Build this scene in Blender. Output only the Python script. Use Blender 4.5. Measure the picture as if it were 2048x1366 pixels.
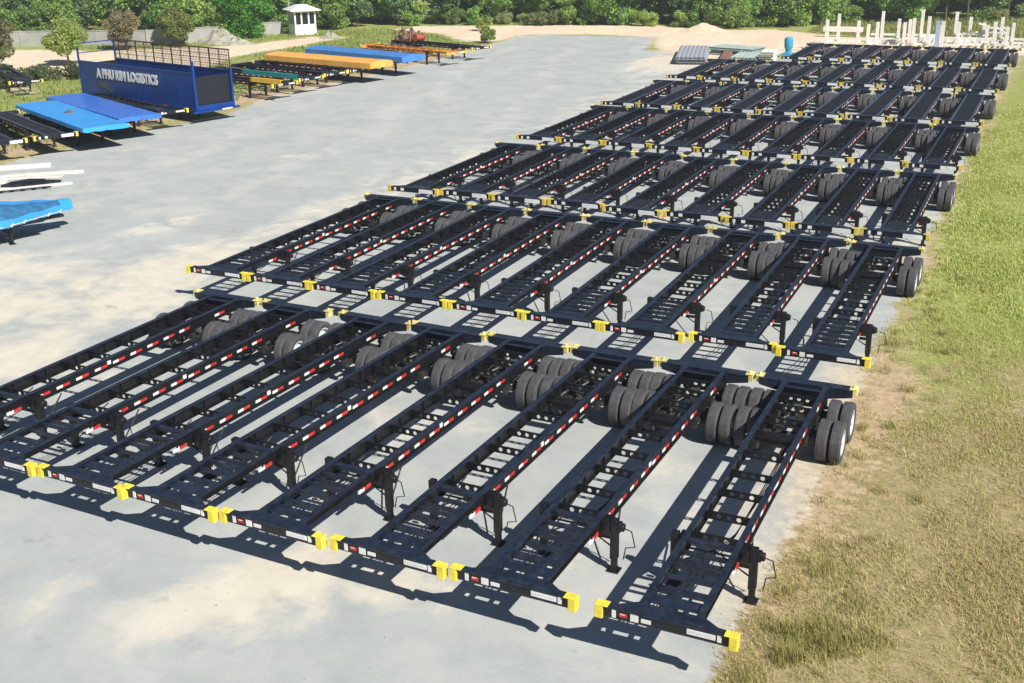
import bpy, bmesh, math, random
import numpy as np
from mathutils import Vector, Matrix, Euler
random.seed(7); rng = np.random.default_rng(11)
for o in list(bpy.data.objects): bpy.data.objects.remove(o)
scene = bpy.context.scene
COL = scene.collection

# ------------------------------------------------------------------ camera
cam_d = bpy.data.cameras.new("camera"); cam = bpy.data.objects.new("camera", cam_d); COL.objects.link(cam)
F_PX, PITCH, YAW, ROLL = 2283.28, 0.3556, -0.4434, -0.01485
fwd = Vector((math.sin(YAW)*math.cos(PITCH), math.cos(YAW)*math.cos(PITCH), -math.sin(PITCH)))
rt = Vector((math.cos(YAW), -math.sin(YAW), 0)); up0 = rt.cross(fwd)
rt2 = math.cos(ROLL)*rt + math.sin(ROLL)*up0; up2 = -math.sin(ROLL)*rt + math.cos(ROLL)*up0
M = Matrix((rt2, up2, -fwd)).transposed().to_4x4(); M.translation = Vector((3.422, -15.549, 12.134))
cam.matrix_world = M
cam_d.sensor_width = 36; cam_d.lens = F_PX/2048*36; cam_d.clip_start = .1; cam_d.clip_end = 5000
scene.camera = cam
# ------------------------------------------------------------------ light
SUN = Vector((1.0, -0.52, 1.02)).normalized()
w = bpy.data.worlds.new("World"); scene.world = w; w.use_nodes = True
nt = w.node_tree; nt.nodes.clear()
sky = nt.nodes.new("ShaderNodeTexSky"); sky.sky_type = 'NISHITA'; sky.sun_disc = False; sky.ozone_density = 3.5; sky.dust_density = .3; sky.air_density = 1.0
sky.sun_elevation = math.asin(SUN.z); sky.sun_rotation = math.atan2(SUN.x, SUN.y)
bg = nt.nodes.new("ShaderNodeBackground"); bg.inputs[1].default_value = 0.05
wo = nt.nodes.new("ShaderNodeOutputWorld")
nt.links.new(sky.outputs[0], bg.inputs[0]); nt.links.new(bg.outputs[0], wo.inputs[0])
sd = bpy.data.lights.new("sun", 'SUN'); sd.energy = 5.0; sd.angle = math.radians(.5); sd.color = (1, .955, .88)
so = bpy.data.objects.new("sun", sd); COL.objects.link(so); so.rotation_euler = SUN.to_track_quat('Z', 'Y').to_euler()
so.location = (0, 0, 60)
scene.view_settings.view_transform = 'Standard'; scene.view_settings.look = 'None'
scene.view_settings.gamma = 1; scene.view_settings.exposure = 0.38
try: scene.view_settings.use_curve_mapping = False
except Exception: pass
scene.render.resolution_x = 1024; scene.render.resolution_y = 683

# ------------------------------------------------------------------ helpers
def tag(o, label=None, cat=None, group=None, kind=None):
    if label: o['label'] = label
    if cat: o['category'] = cat
    if group: o['group'] = group
    if kind: o['kind'] = kind
    return o
def empty(name, loc=(0, 0, 0), rz=0):
    o = bpy.data.objects.new(name, None); COL.objects.link(o); o.location = loc; o.rotation_euler = (0, 0, rz)
    o.empty_display_size = .3
    return o
def copy_tree(o, parent=None):
    c = o.copy(); COL.objects.link(c); c.parent = parent
    for ch in o.children: copy_tree(ch, c)
    return c
def N(nt, t, **k):
    n = nt.nodes.new(t)
    for a, b in k.items(): setattr(n, a, b)
    return n
MATS = {}
def mat(name, col, rough=.6, metal=0., var=.15, scale=3., dirt=None, dirt_amt=.3, bump=0., bscale=40., spec=None):
    """painted / dusty surface: base colour with slow and fine variation and an optional dust colour"""
    if name in MATS: return MATS[name]
    m = bpy.data.materials.new(name); m.use_nodes = True; nt = m.node_tree; L = nt.links
    b = nt.nodes['Principled BSDF']; b.inputs['Roughness'].default_value = rough; b.inputs['Metallic'].default_value = metal
    if spec is not None: b.inputs['Specular IOR Level'].default_value = spec
    tc = N(nt, 'ShaderNodeTexCoord'); oi = N(nt, 'ShaderNodeObjectInfo')
    add = N(nt, 'ShaderNodeVectorMath', operation='ADD'); L.new(tc.outputs['Object'], add.inputs[0]); L.new(oi.outputs['Location'], add.inputs[1])
    n1 = N(nt, 'ShaderNodeTexNoise'); n1.inputs['Scale'].default_value = scale; n1.inputs['Detail'].default_value = 6; L.new(add.outputs[0], n1.inputs[0])
    hsv = N(nt, 'ShaderNodeMapRange'); hsv.inputs[1].default_value = .3; hsv.inputs[2].default_value = .7; hsv.inputs[3].default_value = 1-var; hsv.inputs[4].default_value = 1+var
    L.new(n1.outputs[0], hsv.inputs[0])
    mx = N(nt, 'ShaderNodeMix', data_type='RGBA', blend_type='MULTIPLY'); mx.inputs[0].default_value = 1; mx.inputs[6].default_value = (*col, 1)
    cc = N(nt, 'ShaderNodeCombineColor')
    for i in range(3): L.new(hsv.outputs[0], cc.inputs[i])
    L.new(cc.outputs[0], mx.inputs[7]); out = mx.outputs[2]
    if dirt:
        n2 = N(nt, 'ShaderNodeTexNoise'); n2.inputs['Scale'].default_value = scale*2.3; n2.inputs['Detail'].default_value = 8; n2.inputs['Roughness'].default_value = .7
        L.new(add.outputs[0], n2.inputs[0])
        r = N(nt, 'ShaderNodeMapRange'); r.inputs[1].default_value = .45; r.inputs[2].default_value = .75; r.inputs[4].default_value = dirt_amt; L.new(n2.outputs[0], r.inputs[0])
        m2 = N(nt, 'ShaderNodeMix', data_type='RGBA'); L.new(r.outputs[0], m2.inputs[0]); L.new(out, m2.inputs[6]); m2.inputs[7].default_value = (*dirt, 1); out = m2.outputs[2]
    L.new(out, b.inputs['Base Color'])
    if bump:
        n3 = N(nt, 'ShaderNodeTexNoise'); n3.inputs['Scale'].default_value = bscale; n3.inputs['Detail'].default_value = 4; L.new(add.outputs[0], n3.inputs[0])
        bp = N(nt, 'ShaderNodeBump'); bp.inputs['Strength'].default_value = bump; bp.inputs['Distance'].default_value = .03
        L.new(n3.outputs[0], bp.inputs['Height']); L.new(bp.outputs[0], b.inputs['Normal'])
    MATS[name] = m; return m
DUST = (.34, .30, .24)
navy = mat('navy_black_paint', (.0085, .0145, .031), .40, var=.4, scale=2.5, dirt=(.10, .10, .095), dirt_amt=.30)
edgepaint = mat('sun_bleached_navy', (.045, .060, .095), .42, var=.3, scale=2, dirt=(.2, .2, .19), dirt_amt=.3)
black = mat('black_paint', (.004, .004, .006), .5, var=.3, dirt=(.07, .065, .06), dirt_amt=.18)
black_iron = mat('greasy_iron', (.012, .012, .014), .6, var=.4, dirt=DUST, dirt_amt=.25)
deckm = mat('deck_steel', (.007, .009, .015), .55, var=.4, scale=1.3, dirt=(.06, .06, .06), dirt_amt=.25, bump=.3, bscale=60)
rubber = mat('rubber', (.058, .058, .064), .8, var=.2, scale=4, dirt=(.20, .18, .16), dirt_amt=.3)
rimm = mat('rim_paint', (.62, .66, .70), .45, var=.06, scale=6, dirt=(.3, .27, .23), dirt_amt=.25)
yellow = mat('yellow_paint', (.84, .68, .06), .5, var=.12, scale=4, dirt=(.30, .24, .10), dirt_amt=.45, bump=.1)
yellow_old = mat('weathered_yellow_paint', (.66, .50, .07), .6, var=.25, dirt=(.25, .2, .1), dirt_amt=.6)
yellow2 = mat('ochre_paint', (.75, .45, .05), .5, var=.2, dirt=(.5, .4, .2), dirt_amt=.4)
white = mat('white_paint', (.78, .78, .77), .5, var=.08, scale=1.5, dirt=(.40, .38, .34), dirt_amt=.35)
red = mat('red_reflector', (.55, .025, .02), .4, var=.25, scale=1.5, dirt=(.25, .12, .1), dirt_amt=.35)
cable = mat('cable_rubber', (.012, .012, .013), .5)
bluebright = mat('bright_blue_tarp', (.04, .32, .78), .34, var=.08, scale=.8, dirt=(.10, .42, .80), dirt_amt=.3, bump=.12, bscale=2.5)
blueroyal = mat('royal_blue_tarp', (.04, .15, .58), .3, var=.10, scale=.8, dirt=(.12, .30, .72), dirt_amt=.5, bump=.12, bscale=2.5)
blueside = mat('navy_blue_panel', (.001, .042, .235), .33, var=.2, scale=.9, dirt=(.006, .05, .18), dirt_amt=.35)
orange = mat('orange_paint', (.78, .30, .03), .5, var=.15, scale=1, dirt=(.6, .4, .16), dirt_amt=.4, bump=.2, bscale=3)
teal = mat('teal_paint', (.01, .24, .23), .5, var=.15, dirt=(.1, .25, .22), dirt_amt=.3)
rust = mat('rusty_steel', (.20, .10, .065), .85, var=.4, dirt=(.35, .24, .18), dirt_amt=.6)
wood = mat('bark', (.13, .10, .075), .9, var=.3, scale=3, bump=.4, bscale=15)
conc = mat('concrete', (.36, .36, .34), .85, var=.12, scale=1.2, dirt=(.2, .2, .15), dirt_amt=.4, bump=.15)
cream = mat('cream_steel', (.80, .77, .72), .6, var=.08, scale=2, dirt=(.42, .36, .28), dirt_amt=.5)
sheetm = mat('galvanised_sheet', (.52, .55, .60), .4, metal=.3, var=.15, dirt=(.3, .28, .26), dirt_amt=.4)
tealsheet = mat('pale_teal_sheet', (.40, .50, .46), .5, var=.2, dirt=(.5, .45, .36), dirt_amt=.5)
cyan = mat('cyan_paint', (.05, .36, .55), .6, var=.2, dirt=(.3, .4, .42), dirt_amt=.4)
glass = mat('dark_glass', (.02, .025, .03), .12, var=.1)
galv = mat('grey_tape', (.55, .55, .55), .4)
purple = mat('dull_red_paint', (.35, .04, .04), .5, var=.2)
sandm = mat('sand_heap', (.62, .50, .36), .95, var=.15, scale=1.5, bump=.5, bscale=6)
rubm = mat('rubble', (.36, .35, .27), .95, var=.35, scale=2, bump=.8, bscale=8)

class MB:
    def __init__(s): s.v = []; s.f = []; s.m = []
    def add(s, vs, fs, mi=0):
        b = len(s.v); s.v += [tuple(v) for v in vs]; s.f += [tuple(b+i for i in f) for f in fs]; s.m += [mi]*len(fs); return s
    def box(s, x0, x1, y0, y1, z0, z1, mi=0):
        return s.add([(x0,y0,z0),(x1,y0,z0),(x1,y1,z0),(x0,y1,z0),(x0,y0,z1),(x1,y0,z1),(x1,y1,z1),(x0,y1,z1)],
              [(0,3,2,1),(4,5,6,7),(0,1,5,4),(1,2,6,5),(2,3,7,6),(3,0,4,7)], mi)
    def prism(s, pts, axis, a, b, mi=0):
        """pts 2D polygon extruded along axis from a to b"""
        n = len(pts)
        def P(p, t): return (t, p[0], p[1]) if axis == 'x' else ((p[0], t, p[1]) if axis == 'y' else (p[0], p[1], t))
        vs = [P(p, a) for p in pts]+[P(p, b) for p in pts]
        fs = [tuple(range(n))[::-1], tuple(range(n, 2*n))]+[(i, (i+1) % n, n+(i+1) % n, n+i) for i in range(n)]
        return s.add(vs, fs, mi)
    def tube(s, pts, r, n=8, mi=0, cap=True):
        pts = [Vector(p) for p in pts]; rs = r if isinstance(r, (list, tuple)) else [r]*len(pts)
        rings = []; prev = None
        for i, p in enumerate(pts):
            d = (pts[min(i+1, len(pts)-1)]-pts[max(i-1, 0)]).normalized()
            a = d.cross(Vector((0, 0, 1)) if abs(d.z) < .9 else Vector((1, 0, 0))).normalized()
            if prev is not None and prev.cross(d).length > 1e-4:
                a = (prev-d*prev.dot(d)).normalized()
            prev = a; b = d.cross(a)
            rings.append([p+rs[i]*(math.cos(2*math.pi*k/n)*a+math.sin(2*math.pi*k/n)*b) for k in range(n)])
        vs = [v for r_ in rings for v in r_]; fs = []
        for i in range(len(pts)-1):
            for k in range(n): fs.append((i*n+k, i*n+(k+1) % n, (i+1)*n+(k+1) % n, (i+1)*n+k))
        if cap: fs += [tuple(range(n))[::-1], tuple((len(pts)-1)*n+k for k in range(n))]
        return s.add(vs, fs, mi)
    def lathe_x(s, prof, n=28, cx=0, cy=0, cz=0, mi=0, close=False):
        """prof: list of (x, r) revolved about the x axis"""
        vs = []; fs = []
        for (x, r) in prof:
            for k in range(n):
                a = 2*math.pi*k/n; vs.append((cx+x, cy+r*math.cos(a), cz+r*math.sin(a)))
        m = len(prof)
        for i in range(m if close else m-1):
            j = (i+1) % m
            for k in range(n): fs.append((i*n+k, i*n+(k+1) % n, j*n+(k+1) % n, j*n+k))
        return s.add(vs, fs, mi)
    def mesh(s, name, mats, smooth=False, bevel=0):
        me = bpy.data.meshes.new(name); me.from_pydata(s.v, [], s.f)
        for m in (mats if isinstance(mats, (list, tuple)) else [mats]):
            if m: me.materials.append(m)
        me.polygons.foreach_set('material_index', s.m)
        bm = bmesh.new(); bm.from_mesh(me); bmesh.ops.recalc_face_normals(bm, faces=bm.faces)
        if bevel:
            bmesh.ops.bevel(bm, geom=[e for e in bm.edges if len(e.link_faces) == 2 and e.calc_face_angle(0) > .5], offset=bevel, segments=1, affect='EDGES', clamp_overlap=True)
        bm.to_mesh(me); bm.free()
        if smooth:
            me.polygons.foreach_set('use_smooth', [True]*len(me.polygons))
            try: me.set_sharp_from_angle(angle=math.radians(35))
            except Exception: pass
        me.update(); return me
def part(name, mb, mats, parent=None, loc=(0, 0, 0), smooth=False, bevel=0, rot=(0, 0, 0)):
    me = mb if isinstance(mb, bpy.types.Mesh) else mb.mesh(name, mats, smooth, bevel)
    o = bpy.data.objects.new(name, me); COL.objects.link(o); o.parent = parent; o.location = loc; o.rotation_euler = rot
    return o
def fast_mesh(name, V, F, mats, col=None):
    """V (n,3) array, F (m,k) array, col (n,3) point colours"""
    me = bpy.data.meshes.new(name); k = F.shape[1]
    me.vertices.add(len(V)); me.vertices.foreach_set('co', V.astype(np.float32).ravel())
    me.loops.add(F.size); me.loops.foreach_set('vertex_index', F.astype(np.int32).ravel())
    me.polygons.add(len(F)); me.polygons.foreach_set('loop_start', np.arange(0, F.size, k, dtype=np.int32))
    me.update(calc_edges=True)
    if col is not None:
        a = me.color_attributes.new('col', 'FLOAT_COLOR', 'POINT')
        a.data.foreach_set('color', np.concatenate([col, np.ones((len(V), 1))], 1).astype(np.float32).ravel())
    for m in mats: me.materials.append(m)
    return me
def leafmat(name, rough=.6, trans=.25, hue=0.04):
    m = bpy.data.materials.new(name); m.use_nodes = True; nt = m.node_tree; L = nt.links; b = nt.nodes['Principled BSDF']
    at = N(nt, 'ShaderNodeAttribute', attribute_name='col'); oi = N(nt, 'ShaderNodeObjectInfo')
    h = N(nt, 'ShaderNodeHueSaturation')
    r1 = N(nt, 'ShaderNodeMapRange'); r1.inputs[3].default_value = .5-hue/2; r1.inputs[4].default_value = .5+hue/2; L.new(oi.outputs['Random'], r1.inputs[0])
    mu = N(nt, 'ShaderNodeMath', operation='FRACT'); m3 = N(nt, 'ShaderNodeMath', operation='MULTIPLY'); m3.inputs[1].default_value = 7.31
    L.new(oi.outputs['Random'], m3.inputs[0]); L.new(m3.outputs[0], mu.inputs[0])
    r2 = N(nt, 'ShaderNodeMapRange'); r2.inputs[3].default_value = .75; r2.inputs[4].default_value = 1.3; L.new(mu.outputs[0], r2.inputs[0])
    L.new(r1.outputs[0], h.inputs['Hue']); L.new(r2.outputs[0], h.inputs['Value']); L.new(at.outputs['Color'], h.inputs['Color'])
    L.new(h.outputs[0], b.inputs['Base Color']); b.inputs['Roughness'].default_value = rough; b.inputs['Specular IOR Level'].default_value = .25
    tr = N(nt, 'ShaderNodeBsdfTranslucent'); L.new(h.outputs[0], tr.inputs[0]); ms = N(nt, 'ShaderNodeMixShader'); ms.inputs[0].default_value = trans
    L.new(b.outputs[0], ms.inputs[1]); L.new(tr.outputs[0], ms.inputs[2]); L.new(ms.outputs[0], nt.nodes['Material Output'].inputs[0])
    return m
leaf_m = leafmat('leaves', trans=.45, hue=.03); grass_m = leafmat('grass_blades', .7, .2, 0.0)

# ------------------------------------------------------------------ ground: one sheet with signed distance fields
def sdf(P, poly):
    poly = np.array(poly, float); d = np.full(len(P), 1e9); ins = np.zeros(len(P), bool); n = len(poly)
    for i in range(n):
        a = poly[i]; b = poly[(i+1) % n]; e = b-a; w_ = P-a
        t = np.clip((w_@e)/(e@e), 0, 1); d = np.minimum(d, np.linalg.norm(w_-t[:, None]*e, axis=1))
        c = ((a[1] <= P[:, 1]) & (b[1] > P[:, 1])) | ((b[1] <= P[:, 1]) & (a[1] > P[:, 1]))
        xi = a[0]+(P[:, 1]-a[1])/(e[1] if abs(e[1]) > 1e-9 else 1e-9)*e[0]
        ins ^= c & (P[:, 0] < xi)
    return np.where(ins, d, -d)
PAVE = [(-.55,-40),(-.5,2),(-.45,3.5),(-.25,7),(-.35,13),(-.35,22),(-.35,36),(-.4,60),(-.2,86),(0,98),(-12,98),(-19,96),(-27,92),(-33,92),(-36,104),(-44,103.5),(-50.5,102),(-49.4,91),(-48.5,78),(-48.6,64),(-49.3,54),(-46.5,46),(-48,38),(-47.7,30),(-48,22),(-60,10),(-60,-40)]
SAND1 = [(1.5,98),(2,104),(-8,107),(-20.3,112),(-26,116),(-33,113),(-40,117),(-52,114),(-60,111),(-68,108),(-68,104),(-59,100),(-54,94),(-50.3,95),(-50,103),(-42,105),(-36,103),(-33,95),(-28,84),(-22,80),(-19,91)]
SAND2 = [(-66,47.5),(-80,54.5),(-108,70),(-100,72),(-86,74),(-79,79),(-74,84),(-72.6,93),(-68.4,94),(-68,84),(-68.5,75),(-66,68),(-64,60),(-66,56),(-74,58),(-78,57)]
def axis(lo, hi, step, far): return np.concatenate([-np.array(far[::-1])+lo, np.arange(lo, hi+.01, step), np.array(far)+hi])
xs = axis(-125, 25, 1., [5, 15, 40, 120, 400, 1500]); ys = axis(-30, 160, 1., [5, 15, 40, 120, 400, 2000])
X, Y = np.meshgrid(xs, ys); P2 = np.stack([X.ravel(), Y.ravel()], 1)
nx, ny = len(xs), len(ys)
ii = (np.arange(ny-1)[:, None]*nx+np.arange(nx-1)[None]).ravel()
Fq = np.stack([ii, ii+1, ii+nx+1, ii+nx], 1)
Vg = np.concatenate([P2, np.zeros((len(P2), 1))], 1)
def gauss(cx, cy, sx, sy, a, ang=0):
    dx = P2[:, 0]-cx; dy = P2[:, 1]-cy; c, s = math.cos(ang), math.sin(ang)
    u = c*dx+s*dy; v = -s*dx+c*dy
    return a*np.exp(-(u/sx)**2-(v/sy)**2)
dust = np.zeros(len(P2))
for g in [(-25,30,2.2,16,.55),(-24,13,2.4,6,.5),(-24.5,62,2.5,18,.5),(-28,84,5,8,.9),(-8.9,.4,.9,1.9,1.0,-.5),(-7.3,.2,.5,1.5,.9,-.3),(-10,-1.6,1.2,1.5,.8),(-29,10,3.2,2.4,.8,.4),(-32,14,3,1.8,.7),(-27,16,2.5,3,.5),(-23,6,2,2,.6),(-36,22,5,2,.25,.5),(-20,7,3,1.5,.35),(-.9,4,.7,3,.6),(-.6,13,.6,5,.7),(-6.2,1.,.9,.7,.4),(-2.4,1.2,.6,.5,.4),(-4.9,4.6,.6,.6,.5),(-.8,30,.6,10,.5),(-38,97,12,7,.3)]:
    dust += gauss(*g)
dust -= .45*np.clip((P2[:, 1]-38)/14, 0, 1)*np.clip((-28.5-P2[:, 0])/4, 0, 1)
gm = fast_mesh('ground', Vg, Fq, [])
def fattr(name, arr):
    a = gm.attributes.new(name, 'FLOAT', 'POINT'); a.data.foreach_set('value', arr.astype(np.float32))
fattr('dpave', sdf(P2, PAVE)); fattr('dsand', np.maximum(sdf(P2, SAND1), sdf(P2, SAND2))); fattr('dust', dust)
soil = np.clip(1-np.abs(P2[:, 0]+50.5)/4, 0, 1)*np.clip((P2[:, 1]-20)/8, 0, 1)*np.clip((97-P2[:, 1])/8, 0, 1)
soil = soil + gauss(5.2, 6.5, .7, 2.0, .9) + gauss(4.3, 14.5, 1.3, .8, .9)+gauss(.3, 14, .6, 3, .6)+gauss(.1, 26, .5, 3, .4) + gauss(-72, 60, 8, 4, .35)
soil = soil + gauss(.35, 8, .65, 4.5, .85) + gauss(.45, 14.5, .7, 3, .9) + gauss(.25, 3, .45, 2, .5) + gauss(.35, 27, .45, 3, .7) + gauss(.0, 40, .5, 5, .7) + gauss(-.1, 58, .5, 9, .6) + gauss(-.1, 78, .5, 8, .6) + gauss(2.6, 10, 1.0, .6, .35) + gauss(3.4, 3.2, .9, .5, .35) + gauss(1.9, 5.5, .5, .5, .35)
soil = soil + gauss(-.7, 9, .55, 5, .6) + gauss(-.6, 2.4, .6, 1.5, .5) + gauss(-.6, 15, .6, 3, .5) + gauss(-1.9, 5.8, .45, .8, .45)+gauss(-4.7, 4.4, .5, .5, .35)
fattr('soil', soil)
right = P2[:, 0] > -10
fattr('green', np.where(right, np.clip((P2[:, 1]-9)/14, 0, 1), .9))
gmat = bpy.data.materials.new('ground'); gmat.use_nodes = True; nt = gmat.node_tree; L = nt.links; B = nt.nodes['Principled BSDF']
tc = N(nt, 'ShaderNodeNewGeometry'); pos = tc.outputs['Position']
def noise(sc, det=6, rough=.55, vec=None, dist=0):
    n = N(nt, 'ShaderNodeTexNoise'); n.inputs['Scale'].default_value = sc; n.inputs['Detail'].default_value = det; n.inputs['Roughness'].default_value = rough
    n.inputs['Distortion'].default_value = dist
    L.new(vec or pos, n.inputs[0]); return n.outputs[0]
def rng_(v, a, b, c=0., d=1., smooth=True):
    r = N(nt, 'ShaderNodeMapRange'); r.interpolation_type = 'SMOOTHSTEP' if smooth else 'LINEAR'
    for i, t in enumerate((a, b, c, d)): r.inputs[i+1].default_value = t
    L.new(v, r.inputs[0]); return r.outputs[0]
def mth(op, a, b):
    n = N(nt, 'ShaderNodeMath', operation=op)
    for i, t in enumerate((a, b)):
        if isinstance(t, (int, float)): n.inputs[i].default_value = t
        else: L.new(t, n.inputs[i])
    return n.outputs[0]
def mix(f, a, b, bl='MIX'):
    n = N(nt, 'ShaderNodeMix', data_type='RGBA', blend_type=bl)
    for i, t in ((0, f), (6, a), (7, b)):
        if isinstance(t, tuple): n.inputs[i].default_value = (*t, 1)
        elif isinstance(t, (int, float)): n.inputs[i].default_value = t
        else: L.new(t, n.inputs[i])
    return n.outputs[2]
def att(n_): a = N(nt, 'ShaderNodeAttribute', attribute_name=n_); return a.outputs['Fac']
mp = N(nt, 'ShaderNodeMapping'); mp.inputs['Scale'].default_value = (1.5, .5, 1); mp.inputs['Rotation'].default_value = (0, 0, math.radians(8)); L.new(pos, mp.inputs[0])
nA = noise(.13, 7, .6, mp.outputs[0], .4); nB = noise(1.1, 8, .65); nC = noise(9, 6, .75); nD = noise(42, 3, .8)
nE = noise(.45, 5, .6, None, .6)
grey = mix(rng_(nB, .3, .7), (.375, .405, .40), (.45, .475, .465))
grey = mix(rng_(nE, .35, .7), grey, (.49, .505, .485))
creamc = mix(rng_(nB, .3, .7), (.66, .60, .48), (.76, .70, .57))
dfac = mth('ADD', rng_(nA, .53, .72, 0, .6), att('dust')); dfac = mth('ADD', dfac, rng_(nE, .3, .7, -.25, .22)); dfac = rng_(mth('ADD', dfac, rng_(nB, .3, .7, -.12, .12)), .18, .85)
pave = mix(dfac, grey, creamc)
sp = rng_(nC, .55, .8, 0, .35); pave = mix(sp, pave, (.62, .60, .55))
sp2 = rng_(noise(2.2, 3, .5), .66, .74, 0, .5); pave = mix(mth('MULTIPLY', sp2, rng_(nC, .4, .6)), pave, (.55, .42, .24))
pave = mix(rng_(nD, .35, .7, 0, .38), pave, (.24, .265, .27)); pave = mix(rng_(noise(75, 2, .8), .52, .7, 0, .45), pave, (.62, .62, .58))
wv = N(nt, 'ShaderNodeTexWave', wave_type='BANDS', bands_direction='X', wave_profile='SIN'); mp2 = N(nt, 'ShaderNodeMapping'); mp2.inputs['Rotation'].default_value = (0, 0, math.radians(-14)); L.new(pos, mp2.inputs[0]); L.new(mp2.outputs[0], wv.inputs[0])
wv.inputs['Scale'].default_value = .045; wv.inputs['Distortion'].default_value = 14; wv.inputs['Detail'].default_value = 3; wv.inputs['Detail Scale'].default_value = .35
trk = mth('MULTIPLY', rng_(wv.outputs[0], .8, .99), rng_(nE, .35, .6)); pave = mix(mth('MULTIPLY', trk, .22), pave, (.62, .61, .56))
pave = mix(mth('MULTIPLY', rng_(noise(.8, 4, .6), .64, .74), .55), pave, (.27, .28, .27))
nG = noise(3.2, 8, .75); nH = noise(14, 6, .8)
g_dry = mix(rng_(nG, .35, .65), (.31, .27, .11), (.47, .37, .21)); g_dry = mix(rng_(nE, .45, .7, 0, .8), g_dry, (.40, .30, .19))
g_grn = mix(rng_(nG, .35, .65), (.26, .33, .07), (.43, .46, .15))
g_grn = mix(rng_(nE, .5, .75, 0, .7), g_grn, (.42, .42, .16))
grass = mix(rng_(mth('ADD', att('green'), rng_(nE, .3, .7, -.35, .35)), .2, .8), g_dry, g_grn)
grass = mix(rng_(nH, .4, .65, 0, .6), grass, (.14, .13, .05))
soilc = mix(rng_(nG, .3, .7), (.42, .30, .19), (.56, .43, .28))
grass = mix(rng_(mth('ADD', att('soil'), rng_(nG, .3, .7, -.3, .3)), .35, .7), grass, soilc)
sandc = mix(rng_(nB, .3, .7), (.66, .54, .38), (.80, .71, .55)); sandc = mix(rng_(nA, .45, .6), sandc, (.74, .57, .42))
edge = mth('ADD', rng_(nG, .25, .75, -.9, .9, False), rng_(nE, .25, .75, -.7, .7, False))
fs = rng_(mth('ADD', att('dsand'), mth('MULTIPLY', edge, 1.2)), -.5, .5); fp = rng_(mth('ADD', att('dpave'), mth('MULTIPLY', edge, .42)), -.12, .14)
c = mix(fs, grass, sandc); 
# the transition from soil to gravel
fp0 = rng_(mth('ADD', att('dpave'), edge), -1.0, .2); c = mix(mth('MULTIPLY', fp0, .7), c, soilc)
fsp = rng_(mth('ADD', att('dsand'), mth('MULTIPLY', edge, 2.5)), -1.5, 2.5)
pave = mix(mth('MULTIPLY', rng_(mth('ADD', att('soil'), mth('MULTIPLY', edge, .35)), .12, .75), .85), pave, mix(rng_(nG, .35, .65), (.50, .40, .27), (.66, .58, .44)))
pv = mix(fsp, pave, sandc)
c = mix(fp, c, pv); L.new(c, B.inputs['Base Color']); B.inputs['Roughness'].default_value = .95; B.inputs['Specular IOR Level'].default_value = .15
bp = N(nt, 'ShaderNodeBump'); bp.inputs['Strength'].default_value = .35; bp.inputs['Distance'].default_value = .03
L.new(mth('ADD', nC, mth('MULTIPLY', nD, .6)), bp.inputs['Height']); L.new(bp.outputs[0], B.inputs['Normal'])
gm.materials.append(gmat)
go = bpy.data.objects.new('ground', gm); COL.objects.link(go); tag(go, kind='structure')

# ------------------------------------------------------------------ skeletal container chassis
def holed_plate(mb, xa, xb, z0, z1, y, t, holes, r, n=10):
    """vertical plate across x with round holes really cut through it"""
    zc = (z0+z1)/2; cuts = [xa]; 
    for h in holes: cuts += [h-r*1.35, h+r*1.35]
    cuts.append(xb)
    for i in range(0, len(cuts), 2): mb.box(cuts[i], cuts[i+1], y, y+t, z0, z1)
    for h in holes:
        q = []; c_ = []
        for k in range(n):
            a = 2*math.pi*(k+.5)/n; ca, sa = math.cos(a), math.sin(a); c_.append((h+r*ca, zc+r*sa))
            s_ = min((r*1.35)/max(abs(ca), 1e-6), ((z1-z0)/2)/max(abs(sa), 1e-6)); q.append((h+s_*ca, zc+s_*sa))
        corners = [(h+sx*r*1.35, zc+sz*(z1-z0)/2) for sx in (-1, 1) for sz in (-1, 1)]
        for cx_, cz_ in corners:
            j = min(range(n), key=lambda k: (q[k][0]-cx_)**2+(q[k][1]-cz_)**2); q[j] = (cx_, cz_)
        vs = [(a, yy, b) for yy in (y, y+t) for (a, b) in c_+q]; fs = []
        for k in range(n):
            k2 = (k+1) % n
            fs += [(k, k2, n+k2, n+k), (2*n+k2, 2*n+k, 3*n+k, 3*n+k2), (k2, k, 2*n+k, 2*n+k2), (n+k, n+k2, 3*n+k2, 3*n+k)]
        mb.add(vs, fs)
def rail_mb(L_, s, gn=2.75):
    mb = MB(); top = 1.22; fw = .062; W = .012
    st = [(.14, .15), (gn-.45, .16), (gn, .31), (L_-.32, .31)]
    for i in range(len(st)-1):
        (a, da), (b, db) = st[i], st[i+1]
        mb.prism([(a, top-.022), (b, top-.022), (b, top-db+.018), (a, top-da+.018)], 'x', s*.5-W/2, s*.5+W/2, 1)
        mb.prism([(a, top-da), (b, top-db), (b, top-db+.018), (a, top-da+.018)], 'x', s*.5-fw, s*.5+fw, 1)
    mb.box(s*.5-fw, s*.5+fw, .14, L_-.32, top-.022, top)
    for y in np.arange(gn+.6, L_-.6, 1.05):      # web stiffeners
        mb.box(s*.5-(.055 if s > 0 else -.006), s*.5+(-.006 if s > 0 else .055), y, y+.01, top-.29, top-.022, 1)
    return mb
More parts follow.
